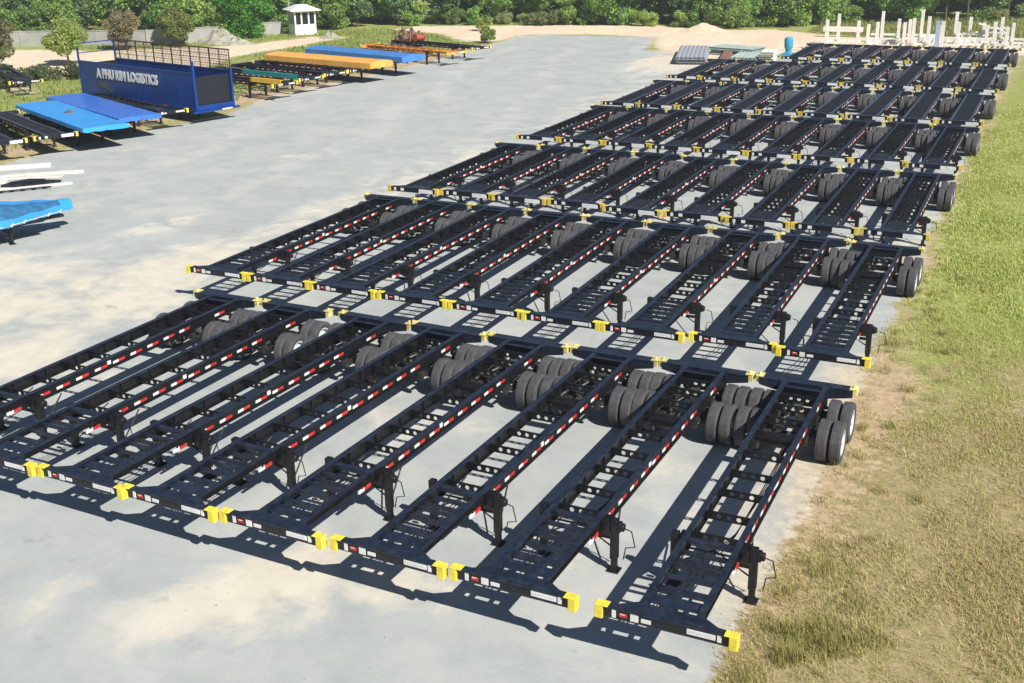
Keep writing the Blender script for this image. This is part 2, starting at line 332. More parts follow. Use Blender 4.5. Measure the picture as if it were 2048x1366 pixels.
def tyre_meshes():
    R_, Wd = .50, .128
    t = MB(); prof = [(-Wd*.75, .30), (-Wd, .34), (-Wd*1.08, .41), (-Wd, .47), (-Wd*.86, .494)]
    tread = []
    for g in (-.55, 0, .55):
        tread += [(Wd*g-.007, .5), (Wd*g-.004, .493), (Wd*g+.004, .493), (Wd*g+.007, .5)]
    prof += tread+[(Wd*.86, .494), (Wd, .47), (Wd*1.08, .41), (Wd, .34), (Wd*.75, .30)]
    t.lathe_x(prof, 30, close=True)
    tm = t.mesh('tyre', rubber, smooth=True)
    r = MB()      # outer face at +x, deep dish with hub
    r.lathe_x([(-.10, .305), (-.10, .25), (.02, .24), (.05, .20), (.055, .12), (.085, .115), (.085, .06), (.12, .055), (.12, 0.001)], 20)
    r.lathe_x([(.085, .305), (.112, .318), (.112, .285), (.06, .262), (-.10, .262)], 24)
    for k in range(10):
        a = 2*math.pi*k/10; r.tube([(.05, .165*math.cos(a), .165*math.sin(a)), (.075, .165*math.cos(a), .165*math.sin(a))], .014, 6)
    rm = r.mesh('rim', rimm, smooth=True)
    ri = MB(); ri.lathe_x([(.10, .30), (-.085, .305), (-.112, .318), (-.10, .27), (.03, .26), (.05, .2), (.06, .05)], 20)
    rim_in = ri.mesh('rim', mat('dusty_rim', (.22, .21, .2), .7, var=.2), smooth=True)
    return tm, rm, rim_in
TY, RIM, RIMI = tyre_meshes()
BOL = [(-1.22, 0), (1.22, 0), (1.22, .15), (.86, .17), (.58, .36), (-.58, .36), (-.86, .17), (-1.22, .15)]
def make_chassis(L_, kind):
    root = empty('container_chassis')
    # front bolster
    b = MB(); b.prism(BOL, 'z', 1.19, 1.215); b.box(-1.2, 1.2, .02, .034, 1.03, 1.19, 1); b.prism([(-1.2, .02), (1.2, .02), (1.2, .14), (-1.2, .14)], 'z', 1.0, 1.03)
    b.box(-1.2, 1.2, .126, .14, 1.03, 1.19)
    for x in (-1.0, -.7, -.35, 0, .35, .7, 1.0): b.box(x-.006, x+.006, .034, .126, 1.03, 1.19)
    for x in (-.12, .04, .17): b.tube([(x, .021, 1.10), (x, .008, 1.10)], .024, 8)
    fb = part('front_bolster', b, [navy, black], root)
    for s in (-1, 1):
        c = MB(); x0, x1 = sorted((s*1.09, s*1.235)); c.box(x0, x1, -.03, .15, .97, 1.2285)
        x0, x1 = sorted((s*1.0, s*1.238)); c.box(x0, x1, -.034, .155, 1.2165, 1.236)
        part('corner_casting', c, yellow if kind in 'AB' else yellow_old, fb, bevel=.012)
    def f(x0, x1, z0, z1, mi):
        p = MB(); p.box(x0, x1, .006, .0195, z0, z1)
        if mi == 1: p.box(x0+.02, x1-.03, .0035, .007, z1-.022, z1-.004, 1)
        if x1-x0 > .3:
            for q in range(9): p.box(x0+.03+q*.045, x0+.055+q*.045, .0045, .0062, (z0+z1)/2-.014, (z0+z1)/2+.014, 2)
        part('marking_plate', p, [red if mi else white, white, galv], fb)
    if kind in 'AB':
        f(-.93, -.86, 1.03, 1.18, 0); f(-.80, -.66, 1.07, 1.14, 1); f(-.60, -.46, 1.04, 1.175, 0); f(-.41, -.24, 1.06, 1.13, 0)
        f(.38, .86, 1.065, 1.165, 0); f(.89, .96, 1.05, 1.18, 0)
    else:
        f(-.93, -.83, 1.03, 1.18, 0); f(-.6, -.45, 1.05, 1.17, 0); f(.30, .98, 1.01, 1.18, 0)
    # rails
    for s in (-1, 1):
        r = part('main_rail', rail_mb(L_, s), [edgepaint if kind in 'D' else navy, black], root)
        t = MB(); y = 3.15; xx = sorted((s*.5065, s*.520)); q = 0; bx_ = sorted((s*.5062, s*.5122)); t.box(bx_[0], bx_[1], 3.1, L_-.9, .985, 1.065, 2)
        while y < L_-2.4:
            t.box(xx[0], xx[1], y, y+.2, .99, 1.06, 0); t.box(xx[0], xx[1], y+.2, y+.44, .99, 1.06, 1); y += .66; q += 1
            if q == 4: t.box(xx[0], xx[1]+.005*s, y-.2, y-.08, 1.03, 1.13, 0)
        t.box(xx[0], xx[1], L_-1.4, L_-1.2, .99, 1.06, 0); t.box(xx[0], xx[1], L_-1.2, L_-.95, .99, 1.06, 1)
        part('reflective_tape', t, [white, red, black], r)
        t = MB(); t.box(s*.56-.015, s*.56+.015, 2.18, 2.38, .94, 1.01, 0); t.box(s*.56-.015, s*.56+.015, 2.38, 2.62, .94, 1.01, 1); t.box(s*.56-.012, s*.56+.012, 2.3, 2.34, 1.0, 1.08, 2)
        part('reflector', t, [white, red, black], r)
    # cross members
    def cmember(y, holes=(-.2, 0, .2), depth=.165, fl=.03, z1=1.17):
        m = MB(); holed_plate(m, -.49, .49, z1-depth, z1-.01, y, .012, holes, .05)
        m.box(-.49, .49, y-.006, y+fl, z1-.01, z1); m.box(-.49, .49, y-.006, y+fl, z1-depth-.01, z1-depth)
        return part('cross_member', m, black, root)
    ys_ = {'A': [3.1, 4.0, 5.0, 5.92, 6.95, 8.05, 8.95, 9.75, 10.4], 'B': list(np.arange(3.15, L_-.7, .84)),
           'C': list(np.arange(2.2, L_-.6, .66)), 'D': list(np.arange(3.0, L_-.6, 1.1))}[kind]
    for y in ys_: cmember(y)
    # gooseneck
    if kind == 'A':
        for (a, c_, z) in [(2.70, 2.84, 1.195), (2.36, 2.43, 1.15), (2.02, 2.09, 1.17), (1.80, 1.86, 1.19), (1.43, 1.48, 1.19), (.95, 1.08, 1.19)]:
            m = MB(); m.box(-.49, .49, a, c_, z-.012, z); m.box(-.49, .49, a, a+.012, z-.08, z-.012); part('cross_member', m, navy, root)
        g = MB()  # slotted king-pin plate
        g.box(-.485, .485, .48, .79, 1.165, 1.18)
        for x0, x1 in ((-.485, -.42), (-.24, -.12), (.18, .28), (.42, .485)): g.box(x0, x1, .36, .48, 1.165, 1.18)
        for x0, x1 in ((-.485, -.42), (-.16, -.10), (.16, .22), (.43, .485)): g.box(x0, x1, .79, .95, 1.165, 1.18)
        g.box(-.485, .485, .3, .36, 1.165, 1.18)
        g.tube([(0, .62, 1.165), (0, .62, 1.03)], .045, 12)
        g.box(-.48, -.44, .95, 1.43, 1.15, 1.165)
        part('kingpin_plate', g, navy, root)
    elif kind == 'B':
        for y in np.arange(.95, 2.9, .38):
            m = MB(); m.box(-.49, .49, y, y+.075, 1.16, 1.175); m.box(-.49, .49, y, y+.012, 1.09, 1.16); part('cross_member', m, navy, root)
        g = MB(); g.box(-.485, .485, .3, .72, 1.165, 1.18)
        for x in (-.35, -.2, -.05, .1, .25, .4): g.box(x-.045, x+.045, .45, .55, 1.181, 1.2)
        part('kingpin_plate', g, navy, root)
    elif kind == 'C':
        g = MB(); g.box(-.36, .36, .55, 1.75, 1.17, 1.19)
        for x in (-.25, 0, .25): g.box(x-.02, x+.02, .57, 1.73, 1.19, 1.2)
        g.box(-.49, .49, .42, .5, 1.16, 1.175); g.box(-.05, .05, .5, .551, 1.165, 1.18)
        part('kingpin_plate', g, deckm, root)
    else:
        g = MB(); g.box(-.43, .43, .38, L_-.36, 1.17, 1.19)
        for y in np.arange(.6, L_-.5, .25): g.box(-.42, .42, y, y+.03, 1.19, 1.203)
        part('deck_plate', g, deckm, root)
    # rear bolster: deep in the middle, tapering to the tips
    y0, y1 = L_-.31, L_
    b = MB(); b.box(-1.15, 1.15, y0, y1, 1.2, 1.222)
    for yy in (y0+.01, y1-.024):
        b.prism([(-1.15, 1.2), (-1.15, 1.03), (-.6, .92), (.6, .92), (1.15, 1.03), (1.15, 1.2)], 'y', yy, yy+.014)
    b.box(-.6, .6, y0+.03, y1-.03, .915, .929); b.box(-.62, .62, y1-.06, y1-.03, .52, .6)
    for s in (-1, 1):
        b.box(s*.5-.03, s*.5+.03, y1-.06, y1-.03, .6, .93)
        b.prism([(s*.6, y0+.001), (s*.6, y0-.12), (s*.42, y0-.12), (s*.42, y0+.001)][::s], 'z', 1.198, 1.2)
    rb = part('rear_bolster', b, navy, root)
    for s in (-1, 1):
        c = MB(); x0, x1 = sorted((s*1.08, s*1.24)); c.box(x0, x1, y0+.035, y1-.035, 1.07, 1.2); x0, x1 = sorted((s*1.06, s*1.25))
        c.box(x0, x1, y0+.04, y1+.01, 1.224, 1.245); c.tube([(s*1.16, y0+.16, 1.245), (s*1.16, y0+.16, 1.31)], [.045, .025], 8)
        part('twist_lock', c, mat('pale_yellow_paint', (.72, .62, .22), .6, var=.3, dirt=(.3, .26, .16), dirt_amt=.6), rb)
        c = MB(); x0, x1 = sorted((s*.62, s*.95)); c.box(x0, x1, y1+.001, y1+.03, 1.02, 1.1)
        part('tail_light', c, red, rb)
    m = MB(); m.box(-.49, .49, L_-.62, L_-.52, 1.18, 1.2); m.box(-.49, .49, L_-.53, L_-.52, .9, 1.18); part('cross_member', m, navy, root)
    # landing gear
    yl = 3.0
    for s in (-1, 1):
        l = MB(); l.box(s*.76-.072, s*.76+.072, yl-.072, yl+.072, .28, 1.15); l.box(s*.76-.056, s*.76+.056, yl-.056, yl+.056, .06, .28)
        x0, x1 = sorted((s*.52, s*.685)); l.box(x0, x1, yl-.12, yl+.22, .82, 1.10)
        lg = part('landing_leg', l, black, root, bevel=.006)
        f_ = MB(); f_.box(s*.76-.12, s*.76+.12, yl-.12, yl+.12, .004, .03); f_.prism([(yl-.1, .03), (yl+.1, .03), (yl+.05, .1), (yl-.05, .1)], 'x', s*.76-.07, s*.76+.07)
        part('foot', f_, black, lg)
    m = MB(); m.tube([(-.7, yl, .86), (.7, yl, .86)], .022, 6); m.tube([(-.7, yl+.03, .5), (.0, yl+.03, .9), (.7, yl+.03, .5)], .018, 5)
    m.box(-.68, .68, yl+.062, yl+.09, .64, .72)
    for s in (-1, 1): m.tube([(s*.74, yl+.06, .35), (s*.5, yl+.95, .84)], .02, 6)
    part('leg_brace', m, black_iron, root)
    m = MB(); m.box(.833, .90, yl-.07, yl+.07, .90, 1.10); m.lathe_x([(.90, .09), (.96, .085), (.97, .001)], 12, 0, yl, 1.0)
    gb = part('gearbox', m, black, root, bevel=.008)
    m = MB(); m.tube([(.97, yl, 1.0), (1.12, yl-.02, .98), (1.2, yl-.03, .66), (1.02, yl-.06, .62), (.99, yl-.1, .38)], .013, 6)
    part('crank_handle', m, cable, root)
    m = MB()
    for k in range(3): m.tube([(-.3+.1*k, .45+.1*k, 1.1), (-.2+.15*k, 1.4, .95), (.1*k, 2.4, 1.03), (.3, 3.6, 1.0-.02*k), (.38-.04*k, 6, .92), (.3, L_-2.4, .95)], .012, 5)
    part('air_line', m, cable, root)
    if kind == 'A':
        for (x, y) in ((-.25, 2.55), (.1, 2.2), (-.1, 2.25), (.2, 2.58)): m = MB(); m.box(x-.06, x+.06, y-.03, y+.03, 1.0, 1.05); part('junction_box', m, galv, root)
    # running gear
    m = MB(); m.lathe_x([(-.42, .001), (-.42, .1), (-.38, .14), (.38, .14), (.42, .1), (.42, .001)], 14, 0, L_-3.15, .88); part('air_tank', m, black, root, smooth=True)
    for ax in (L_-1.8, L_-.56):
        m = MB(); m.lathe_x([(-.62, .001), (-.62, .065), (.62, .065), (.62, .001)], 12, 0, ax, .5)
        for s in (-1, 1):
            m.lathe_x([(.0, .001), (.0, .19), (.12, .2), (.12, .001)], 14, s*.56-.06, ax, .5)
            m.tube([(s*.3, ax+.1, .62), (s*.3, ax+.32, .66)], .075, 10)
        part('axle', m, black_iron, root)
        for s in (-1, 1):
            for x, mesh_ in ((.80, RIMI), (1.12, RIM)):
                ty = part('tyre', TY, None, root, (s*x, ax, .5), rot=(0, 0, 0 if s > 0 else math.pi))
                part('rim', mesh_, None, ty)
    for s in (-1, 1):
        m = MB()
        for ax in (L_-1.8, L_-.56):
            for k in range(4): m.box(s*.46-.04, s*.46+.04, ax-.5+.08*k, ax+.5-.08*k, .62-.022*k, .64-.022*k)
            m.box(s*.46-.06, s*.46+.06, ax-.09, ax+.09, .4, .68)
        for ay in (L_-2.4, L_-1.18, L_-.1): m.prism([(ay-.12, .8), (ay+.12, .8), (ay+.06, .55), (ay-.06, .55)], 'x', s*.46-.05, s*.46+.05)
        part('leaf_spring', m, black_iron, root)
    m = MB()
    m.tube([(-.44, L_-2.3, .62), (.44, L_-2.3, .62)], .028, 8); part('torque_rod', m, black_iron, root)
    for k, (x, y) in enumerate(((-.2, L_-2.0), (.15, L_-1.5), (0, L_-.95), (.22, L_-2.7))):
        m = MB(); m.box(x-.1, x+.1, y-.07, y+.07, .8, .95)
        m.tube([(x, y, .93), (x+.15, y+.2, 1.0), (x-.1, y+.45, .9)], .013, 5)
        part('brake_valve', m, mat('cast_metal', (.15, .15, .14), .5, metal=.5, var=.4), root)
    return root
ROWNAME = ['nearest row', 'second row from camera', 'third row from camera', 'fourth row from camera', 'fifth row from camera', 'sixth row from camera', 'farthest row']
ORD = ['rightmost beside the grass', 'second from the grass', 'third from the grass', 'fourth from the grass', 'fifth from the grass', 'sixth from the grass', 'seventh from the grass', 'eighth from the grass']
protos = {k: make_chassis(L_, k) for k, L_ in (('A', 11.4), ('B', 11.6), ('C', 11.0), ('D', 10.7))}
used = set()
def put_chassis(kind, x, y, rz, label, group, z=0):
    if kind in used: o = copy_tree(protos[kind])
    else: o = protos[kind]; used.add(kind)
    o.location = (x, y, z); o.rotation_euler = (0, 0, rz); o.name = 'container_chassis'
    tag(o, label, 'trailer', group); return o
front_x = [-1.25, -4.05, -6.6, -9.2, -11.75, -14.1, -16.65, -19.2]
rear_x = [-1.22, -3.78, -6.28, -8.82, -11.3, -13.7, -16.5, -19.1]
rows = [('A', 0., 8), ('B', 13.45, 9), ('C', 26.73, 9), ('C', 39.85, 9), ('D', 52.5, 9), ('D', 65.9, 9), ('D', 80.2, 7)]
for r, (k, y, n) in enumerate(rows):
    for i in range(n):
        x = front_x[i] if r == 0 else -1.22-2.508*i+random.uniform(-.03, .03)
        rz = -math.atan2(rear_x[i]-front_x[i], 11.4) if r == 0 else random.uniform(-.006, .006)
        look = {'A': 'black skeletal chassis, slotted front plate', 'B': 'black skeletal chassis with close rungs', 'C': 'black chassis with dark front mat', 'D': 'chassis with solid dark deck'}[k]
        pos_ = ORD[i] if i < n-1 else ('leftmost, cut off' if r == 0 else ('leftmost, by the blue hopper' if r == 6 else 'leftmost'))
        o_ = put_chassis(k, x, y+random.uniform(-.12, .12)*(r > 0), rz, f'{look}, {pos_}, {ROWNAME[r]}', 'container chassis parked in rows on the gravel')
        for ch in o_.children:
            nm = ch.name.split('.')[0]
            if nm == 'tyre':
                a_ = random.uniform(0, 6.28); ch.rotation_euler.x = a_
            if nm == 'crank_handle' and random.random() < .35: ch.rotation_euler.z = random.uniform(-.02, .02); ch.location.z = random.uniform(-.03, .0)
            if nm == 'air_line': ch.location.x = random.uniform(-.06, .06); ch.scale.x = random.uniform(.7, 1.1)

# ------------------------------------------------------------------ left side trailers
def D2(th): return Vector((-math.sin(th), math.cos(th)))
def left_chassis(x, y, thd, label, kind='A'):
    return put_chassis(kind, x, y, math.radians(thd), label, 'trailers parked along the left edge')
def flatbed(x, y, thd, label, tarp, L_=12.2, W=2.6, base='A', ridge=.05, name='covered_trailer', topz=1.42, sag=.008):
    """a flatbed on the same running gear under a tied tarpaulin"""
    root = empty(name, (x, y, 0), math.radians(thd)); tag(root, label, 'trailer', 'trailers parked along the left edge')
    for ch in protos['A'].children:
        nm = ch.name.split('.')[0]
        if nm in ('main_rail', 'cross_member', 'landing_leg', 'leg_brace', 'axle', 'tyre', 'leaf_spring', 'gearbox'):
            copy_tree(ch, root)
    m = MB(); m.box(-W/2+.02, W/2-.02, .02, L_-.02, 1.223, 1.30); 
    for yy in np.arange(.6, L_-.2, .6): m.box(-W/2+.05, W/2-.05, yy, yy+.06, 1.13, 1.222)
    part('deck', m, black, root)
    nx_, ny_ = 14, 50; vs = []; fs_ = []; rr = random.Random(int(abs(x*13+y*7)))
    hx = [0]*(nx_+1)
    def hgt(u, v): return topz+ridge*(1-abs(2*u-1)**2)*1.0+sag*math.sin(v*L_*2.6+u*1.3)*.5+rr.uniform(-.004, .004)
    for j in range(ny_+1):
        v = j/ny_
        for i in range(nx_+1):
            u = i/nx_; vs.append((-W/2+W*u, L_*v, hgt(u, v)))
    for j in range(ny_):
        for i in range(nx_): a = j*(nx_+1)+i; fs_.append((a, a+1, a+nx_+2, a+nx_+1))
    per = [i for i in range(nx_+1)]+[(j)*(nx_+1)+nx_ for j in range(1, ny_+1)]+[ny_*(nx_+1)+i for i in range(nx_-1, -1, -1)]+[j*(nx_+1) for j in range(ny_-1, 0, -1)]
    base_i = len(vs); n = len(per)
    for q, a in enumerate(per):
        vx = vs[a]; cx_ = vx[0]*1.015; cy_ = L_/2+(vx[1]-L_/2)*1.006; vs.append((cx_, cy_, 1.24-.035*abs(math.sin(q*.9))-rr.uniform(0, .03)))
    for q in range(n): fs_.append((per[q], per[(q+1) % n], base_i+(q+1) % n, base_i+q))
    m = MB(); m.add(vs, fs_); tp_ = part('tarpaulin', m, tarp, root, smooth=True)
    return root
flatbed(-44.8, 33.1, 64, 'trailer under a bright sky-blue tarpaulin with a small red patch, left edge', bluebright)
pr = [o for o in bpy.data.objects if o.name.startswith('covered_trailer')][0]
m = MB(); m.box(-.15, .25, 6.0, 6.5, 1.47, 1.52); m.box(.1, .3, 6.3, 6.7, 1.50, 1.54); part('patch', m, rust, pr)
flatbed(-45.4, 36.5, 65, 'trailer under a royal-blue tarpaulin between the sky-blue one and the tall blue trailer', blueroyal)
left_chassis(-46.5, 31.0, 64, 'black chassis with long white plate, right beside the sky-blue covered trailer', 'D')
left_chassis(-47.6, 28.4, 64, 'black chassis with yellow corners, second nearer than the sky-blue covered trailer', 'D')
left_chassis(-49.5, 26.2, 64, 'black chassis at the left photo edge, nearest of the black ones there', 'A')
left_chassis(-46.1, 39.9, 68, 'black chassis with white front plate between royal-blue cover and tall blue trailer', 'A')
# low row near the road edge
for (x, y, th, kind, lab) in [(-46.9, 53.0, 78, 'A', 'black chassis just behind the tall blue trailer, orange bar at its front'),
        (-46.9, 56.3, 78, 'A', 'black chassis with a teal side beam, left of the skeletal group'),
        (-46.7, 59.3, 77, 'A', 'black skeletal chassis in the middle of the left far group'),
        (-46.3, 61.9, 77, 'A', 'black skeletal chassis next nearer to the orange covered trailer')]:
    left_chassis(x, y, th, lab, kind)
def bar_on(x, y, thd, l, matl, label, w_=.25, zz=1.22, h=.35, name='steel_beam', cat='beam'):
    m = MB(); m.prism([(-w_/2, 0), (w_/2, 0), (w_/2, .04), (-w_/2+.04, .04), (-w_/2+.04, h-.04), (w_/2, h-.04), (w_/2, h), (-w_/2, h)], 'y', 0, l)
    o = part(name, m, matl); o.location = (x, y, zz); o.rotation_euler = (0, 0, math.radians(thd)); tag(o, label, cat); return o
bar_on(-47.2, 55.0, 78, 6.0, teal, 'long teal painted beam lying on the chassis behind the tall blue trailer', h=.32, zz=1.225)
bar_on(-46.4, 51.95, 78, 3.2, yellow2, 'short orange painted beam lying on the chassis right behind the tall blue trailer', h=.3, zz=1.255)
flatbed(-45.0, 63.2, 78, 'trailer under a long orange tarpaulin in the left far group', mat('orange_tarp', (.80, .40, .07), .5, var=.12, scale=1, dirt=(.85, .6, .3), dirt_amt=.4, bump=.25, bscale=2.5), topz=1.62, ridge=.15)
flatbed(-44.6, 67.6, 74, 'trailer under a mid-blue tarpaulin behind the orange covered trailer', mat('mid_blue_tarp', (.06, .22, .55), .45, var=.12, scale=1, dirt=(.16, .3, .6), dirt_amt=.3, bump=.25, bscale=2.5), topz=1.62, ridge=.15)
# orange chassis: an orange painted copy
def recolour(o, m):
    for ch in o.children:
        if ch.type == 'MESH' and ch.name.split('.')[0] in ('main_rail', 'cross_member', 'front_bolster', 'rear_bolster', 'kingpin_plate'):
            me = ch.data.copy(); me.materials.clear(); me.materials.append(m); ch.data = me
oc = left_chassis(-44.5, 75.0, 74, 'orange painted chassis between the blue covered trailer and the far black chassis'); recolour(oc, orange)
left_chassis(-44.2, 79.2, 72, 'farthest black chassis of the left group, rusty machinery piled on it')
# rusty machinery on the far chassis
root = empty('rusty_machine', (-53.5, 82.0, 1.225), math.radians(72)); root.scale = (.85, .85, .85); tag(root, 'rusty winch frame with a red drum lying on the farthest left chassis', 'machine')
m = MB()
for x in (-.7, .7):
    for y in (-1.2, 0, 1.2): m.box(x-.07, x+.07, y-.07, y+.07, 0, 1.5-.3*abs(y))
    m.box(x-.07, x+.07, -1.27, 1.27, 0, .14); m.tube([(x, -1.2, .1), (x, 0, 1.4)], .06, 6); m.tube([(x, 1.2, .1), (x, 0, 1.4)], .06, 6)
m.box(-.63, .63, -.07, .07, 1.3, 1.42); m.box(-.63, .63, 1.13, 1.27, .8, .92); m.box(-.63, .63, -1.27, -1.13, .8, .92)
part('frame', m, rust, root)
m = MB(); m.lathe_x([(-.6, .001), (-.6, .42), (-.52, .42), (-.52, .3), (.52, .3), (.52, .42), (.6, .42), (.6, .001)], 20, 0, -1.9, .45)
part('drum', m, mat('red_drum_paint', (.42, .07, .05), .6, var=.2, dirt=(.3, .14, .1), dirt_amt=.5), root, smooth=True)
m = MB(); m.box(-.5, .5, .2, 1.0, .14, .6); m.tube([(-.2, .6, .6), (-.2, .6, 1.3)], .05, 8); part('engine', m, rust, root, bevel=.04)

# tall blue trailer
root = empty('cargo_trailer', (-45.7, 43.75, 0), math.radians(76)); tag(root, 'tall open-topped blue cargo trailer with white company lettering on its side', 'trailer', 'trailers parked along the left edge')
Lb, Wb = 13.2, 2.9; z0, z1 = 1.0, 3.15
# local -x side is the side seen from the camera (far side is +x)
def panel(mb, x, y0_, y1_, za, zb, s):
    mb.box(x-.02, x+.02, y0_, y1_, za, zb)
near_s = -1
m = MB(); panel(m, -Wb/2, .12, Lb-.12, z0, z1, 1)
m.box(-Wb/2-.05, -Wb/2+.05, .0, Lb, z1-.03, z1+.06); m.box(-Wb/2-.06, -Wb/2+.06, 0, Lb, z0-.14, z0+.02)
for yy in np.arange(1.6, Lb-.5, 1.56): m.box(-Wb/2-.04, -Wb/2-.021, yy, yy+.05, z0+.03, z1-.04)
sp_ = part('side_panel', m, blueside, root)
m = MB(); panel(m, Wb/2, .12, Lb-.12, z0, z1-.1, 1); m.box(Wb/2-.05, Wb/2+.05, .0, Lb, z1-.13, z1-.04)
part('side_panel', m, blueside, root)
m = MB()
for yy in np.arange(0.06, Lb, 1.04): m.box(Wb/2-.03, Wb/2+.03, yy-.03, yy+.03, z1-.04, z1+1.2)
for zz in (z1+.25, z1+.55, z1+.85): m.box(Wb/2-.012, Wb/2+.012, 0, Lb, zz, zz+.03)
m.box(Wb/2-.045, Wb/2+.045, 0, Lb, z1+1.2, z1+1.28)
for yy in np.arange(.3, Lb, .16): m.box(Wb/2-.01, Wb/2+.01, yy-.01, yy+.01, z1-.04, z1+1.2)
for zz in np.arange(z1+.1, z1+1.15, .16): m.box(Wb/2-.008, Wb/2+.008, 0, Lb*.62, zz, zz+.016)
part('stake_rail', m, mat('dark_red_frame', (.10, .045, .04), .7, var=.3), root)
for sx in (-1, 1):
    m = MB(); m.box(sx*Wb/2-.07, sx*Wb/2+.07, -.02, .12, z0-.2, z1+(.75 if sx < 0 else .1)); part('corner_post', m, blueside, root)
    m = MB(); m.box(sx*Wb/2-.05, sx*Wb/2+.05, Lb-.11, Lb, z0-.1, z1+(.95 if sx < 0 else 1.28)); part('corner_post', m, blueside, root)
for bb in ((-Wb/2+.07, Wb/2-.07, 0, .08, z0-.2, z0+.12), (-Wb/2+.05, Wb/2-.05, Lb-.06, Lb, z1+1.15, z1+1.22), (-Wb/2+.05, Wb/2-.05, Lb-.06, Lb, z1+.5, z1+.55), (-Wb/2-.4, Wb/2+.3, -.25, -.02, z0-.3, z0-.18)):
    m = MB(); m.box(*bb); part('cross_bar', m, blueside, root)
m = MB(); m.box(-Wb/2+.07, Wb/2-.07, .2, .25, z0+.12, z1-.25); part('opening_shade', m, mat('interior_shade', (.006, .008, .014), .7), root)  # front end is open; this dark sheet stands in for the shade inside
m = MB(); m.box(-Wb/2+.021, Wb/2-.021, .25, Lb-.1, z0, z0+.06); m.box(-Wb/2+.05, Wb/2-.05, Lb-.09, Lb-.06, z0, z1-.2); part('floor', m, black, root)
m = MB(); m.box(-.4, .4, .5, Lb-.3, .78, .86); m.box(-Wb/2, Wb/2, 3.0, 3.1, .7, .86); part('underframe', m, navy, root)
for ch in protos['A'].children:
    if ch.name.split('.')[0] in ('landing_leg', 'axle', 'tyre', 'leaf_spring', 'leg_brace'): copy_tree(ch, root)
m = MB(); m.box(-1.3, -.6, -.22, -.2, .72, .82); m.box(.3, 1.1, -.28, -.252, .72, .8); part('marking_plate', m, white, root)
# lettering
cu = bpy.data.curves.new('lettering', 'FONT'); cu.body = 'A PHU KIM LOGISTICS'; cu.size = .72; cu.extrude = .012; cu.offset = .042; cu.space_character = 1.02
to = bpy.data.objects.new('tmp', cu); COL.objects.link(to); bpy.context.view_layer.update()
tm = bpy.data.meshes.new_from_object(to.evaluated_get(bpy.context.evaluated_depsgraph_get())); bpy.data.objects.remove(to)
wd = max(v.co.x for v in tm.vertices); sc = 7.1/wd
for v in tm.vertices:      # text x runs along decreasing local y (towards the front)
    x, y_, z_ = v.co; v.co = (-Wb/2-.055-z_, 11.0-x*sc, 2.2+y_*1.15)
tm.materials.clear(); tm.materials.append(white)
to = bpy.data.objects.new('lettering', tm); COL.objects.link(to); to.parent = sp_
m = MB(); m.prism([(9.2, 1.3), (9.7, 1.22), (10.1, 1.45), (10.7, 1.5), (11.3, 1.75), (10.9, 1.95), (10.4, 1.85), (10.0, 2.0), (9.6, 1.7), (9.9, 1.6)], 'x', -Wb/2-.048, -Wb/2-.0405)
part('scuff_mark', m, mat('scuffed_grey', (.07, .075, .085), .8, var=.5), sp_)
for yy in (3.2, 6.4, 9.6):
    m = MB(); m.box(-Wb/2-.075, -Wb/2-.061, yy, yy+.35, z0-.11, z0-.03); part('reflector', m, red, sp_)

# tarp covered load at lower left
root = empty('covered_load_trailer', (-33.8, 19.4, 0), math.radians(161)); tag(root, 'trailer with a humped bright-blue tarpaulin and red-white lashings, alone at the left edge', 'trailer')
# local +y runs from its tip away to the lower left, -x towards the yard centre side
L_ = 9.0; W = 2.5
m = MB(); vs = []; fs_ = []; nx_, ny_ = 18, 60; rr = random.Random(5)
for j in range(ny_+1):
    v = j/ny_; y_ = L_*v; wv = W/2*min(1, .12+v*2.4); hh = .10+.42*min(1, v*2.6)
    for i in range(nx_+1):
        u = 2*i/nx_-1; a = abs(u)
        z_ = 1.12+hh*(1-a**2.6)+.02*math.sin(y_*5+u*3)+rr.uniform(-.01, .01); vs.append((wv*u, y_, z_))
for j in range(ny_):
    for i in range(nx_): a = j*(nx_+1)+i; fs_.append((a, a+1, a+nx_+2, a+nx_+1))
per = [i for i in range(nx_+1)]+[(j)*(nx_+1)+nx_ for j in range(1, ny_+1)]+[ny_*(nx_+1)+i for i in range(nx_-1, -1, -1)]+[j*(nx_+1) for j in range(ny_-1, 0, -1)]
bi = len(vs)
for q, a in enumerate(per): vx = vs[a]; vs.append((vx[0]*1.02, vx[1], .86-.05*abs(math.sin(q*.8))))
for q in range(len(per)): fs_.append((per[q], per[(q+1) % len(per)], bi+(q+1) % len(per), bi+q))
m.add(vs, fs_); m.m = [1 if (k < nx_*ny_ and (k % nx_) < 6 and k//nx_ > 3) else 0 for k in range(len(fs_))]; tp = part('tarpaulin', m, [bluebright, mat('dull_blue_tarp', (.02, .12, .26), .8, var=.3, scale=3)], root, smooth=True)  # duller blue over one lengthwise third of the tarpaulin, tip excepted
m = MB()
for s in (-1, 1): m.tube([(s*W/2*min(1, .12+.6*j/L_*2.4)*1.03, .6*j, .87) for j in range(1, 15)], .012, 5)
for j in range(1, 15):
    y_ = .6*j; 
    for s in (-1, 1):
        wv = W/2*min(1, .12+y_/L_*2.4)*1.03
        m.tube([(s*wv, y_, .92), (s*wv*1.01, y_+.1, .82), (s*wv*1.0, y_+.2, .90)], .035, 6, j % 3 == 0)
        m.box(s*wv-.03, s*wv+.03, y_+.2, y_+.55, .79, .86, 0)
part('lashing', m, [white, red], root)
m = MB(); m.box(-W/2*.7, W/2*.7, 1.6, L_, .70, .80); m.box(-.3, .3, .5, L_, .6, .7); part('bed_frame', m, black, root)
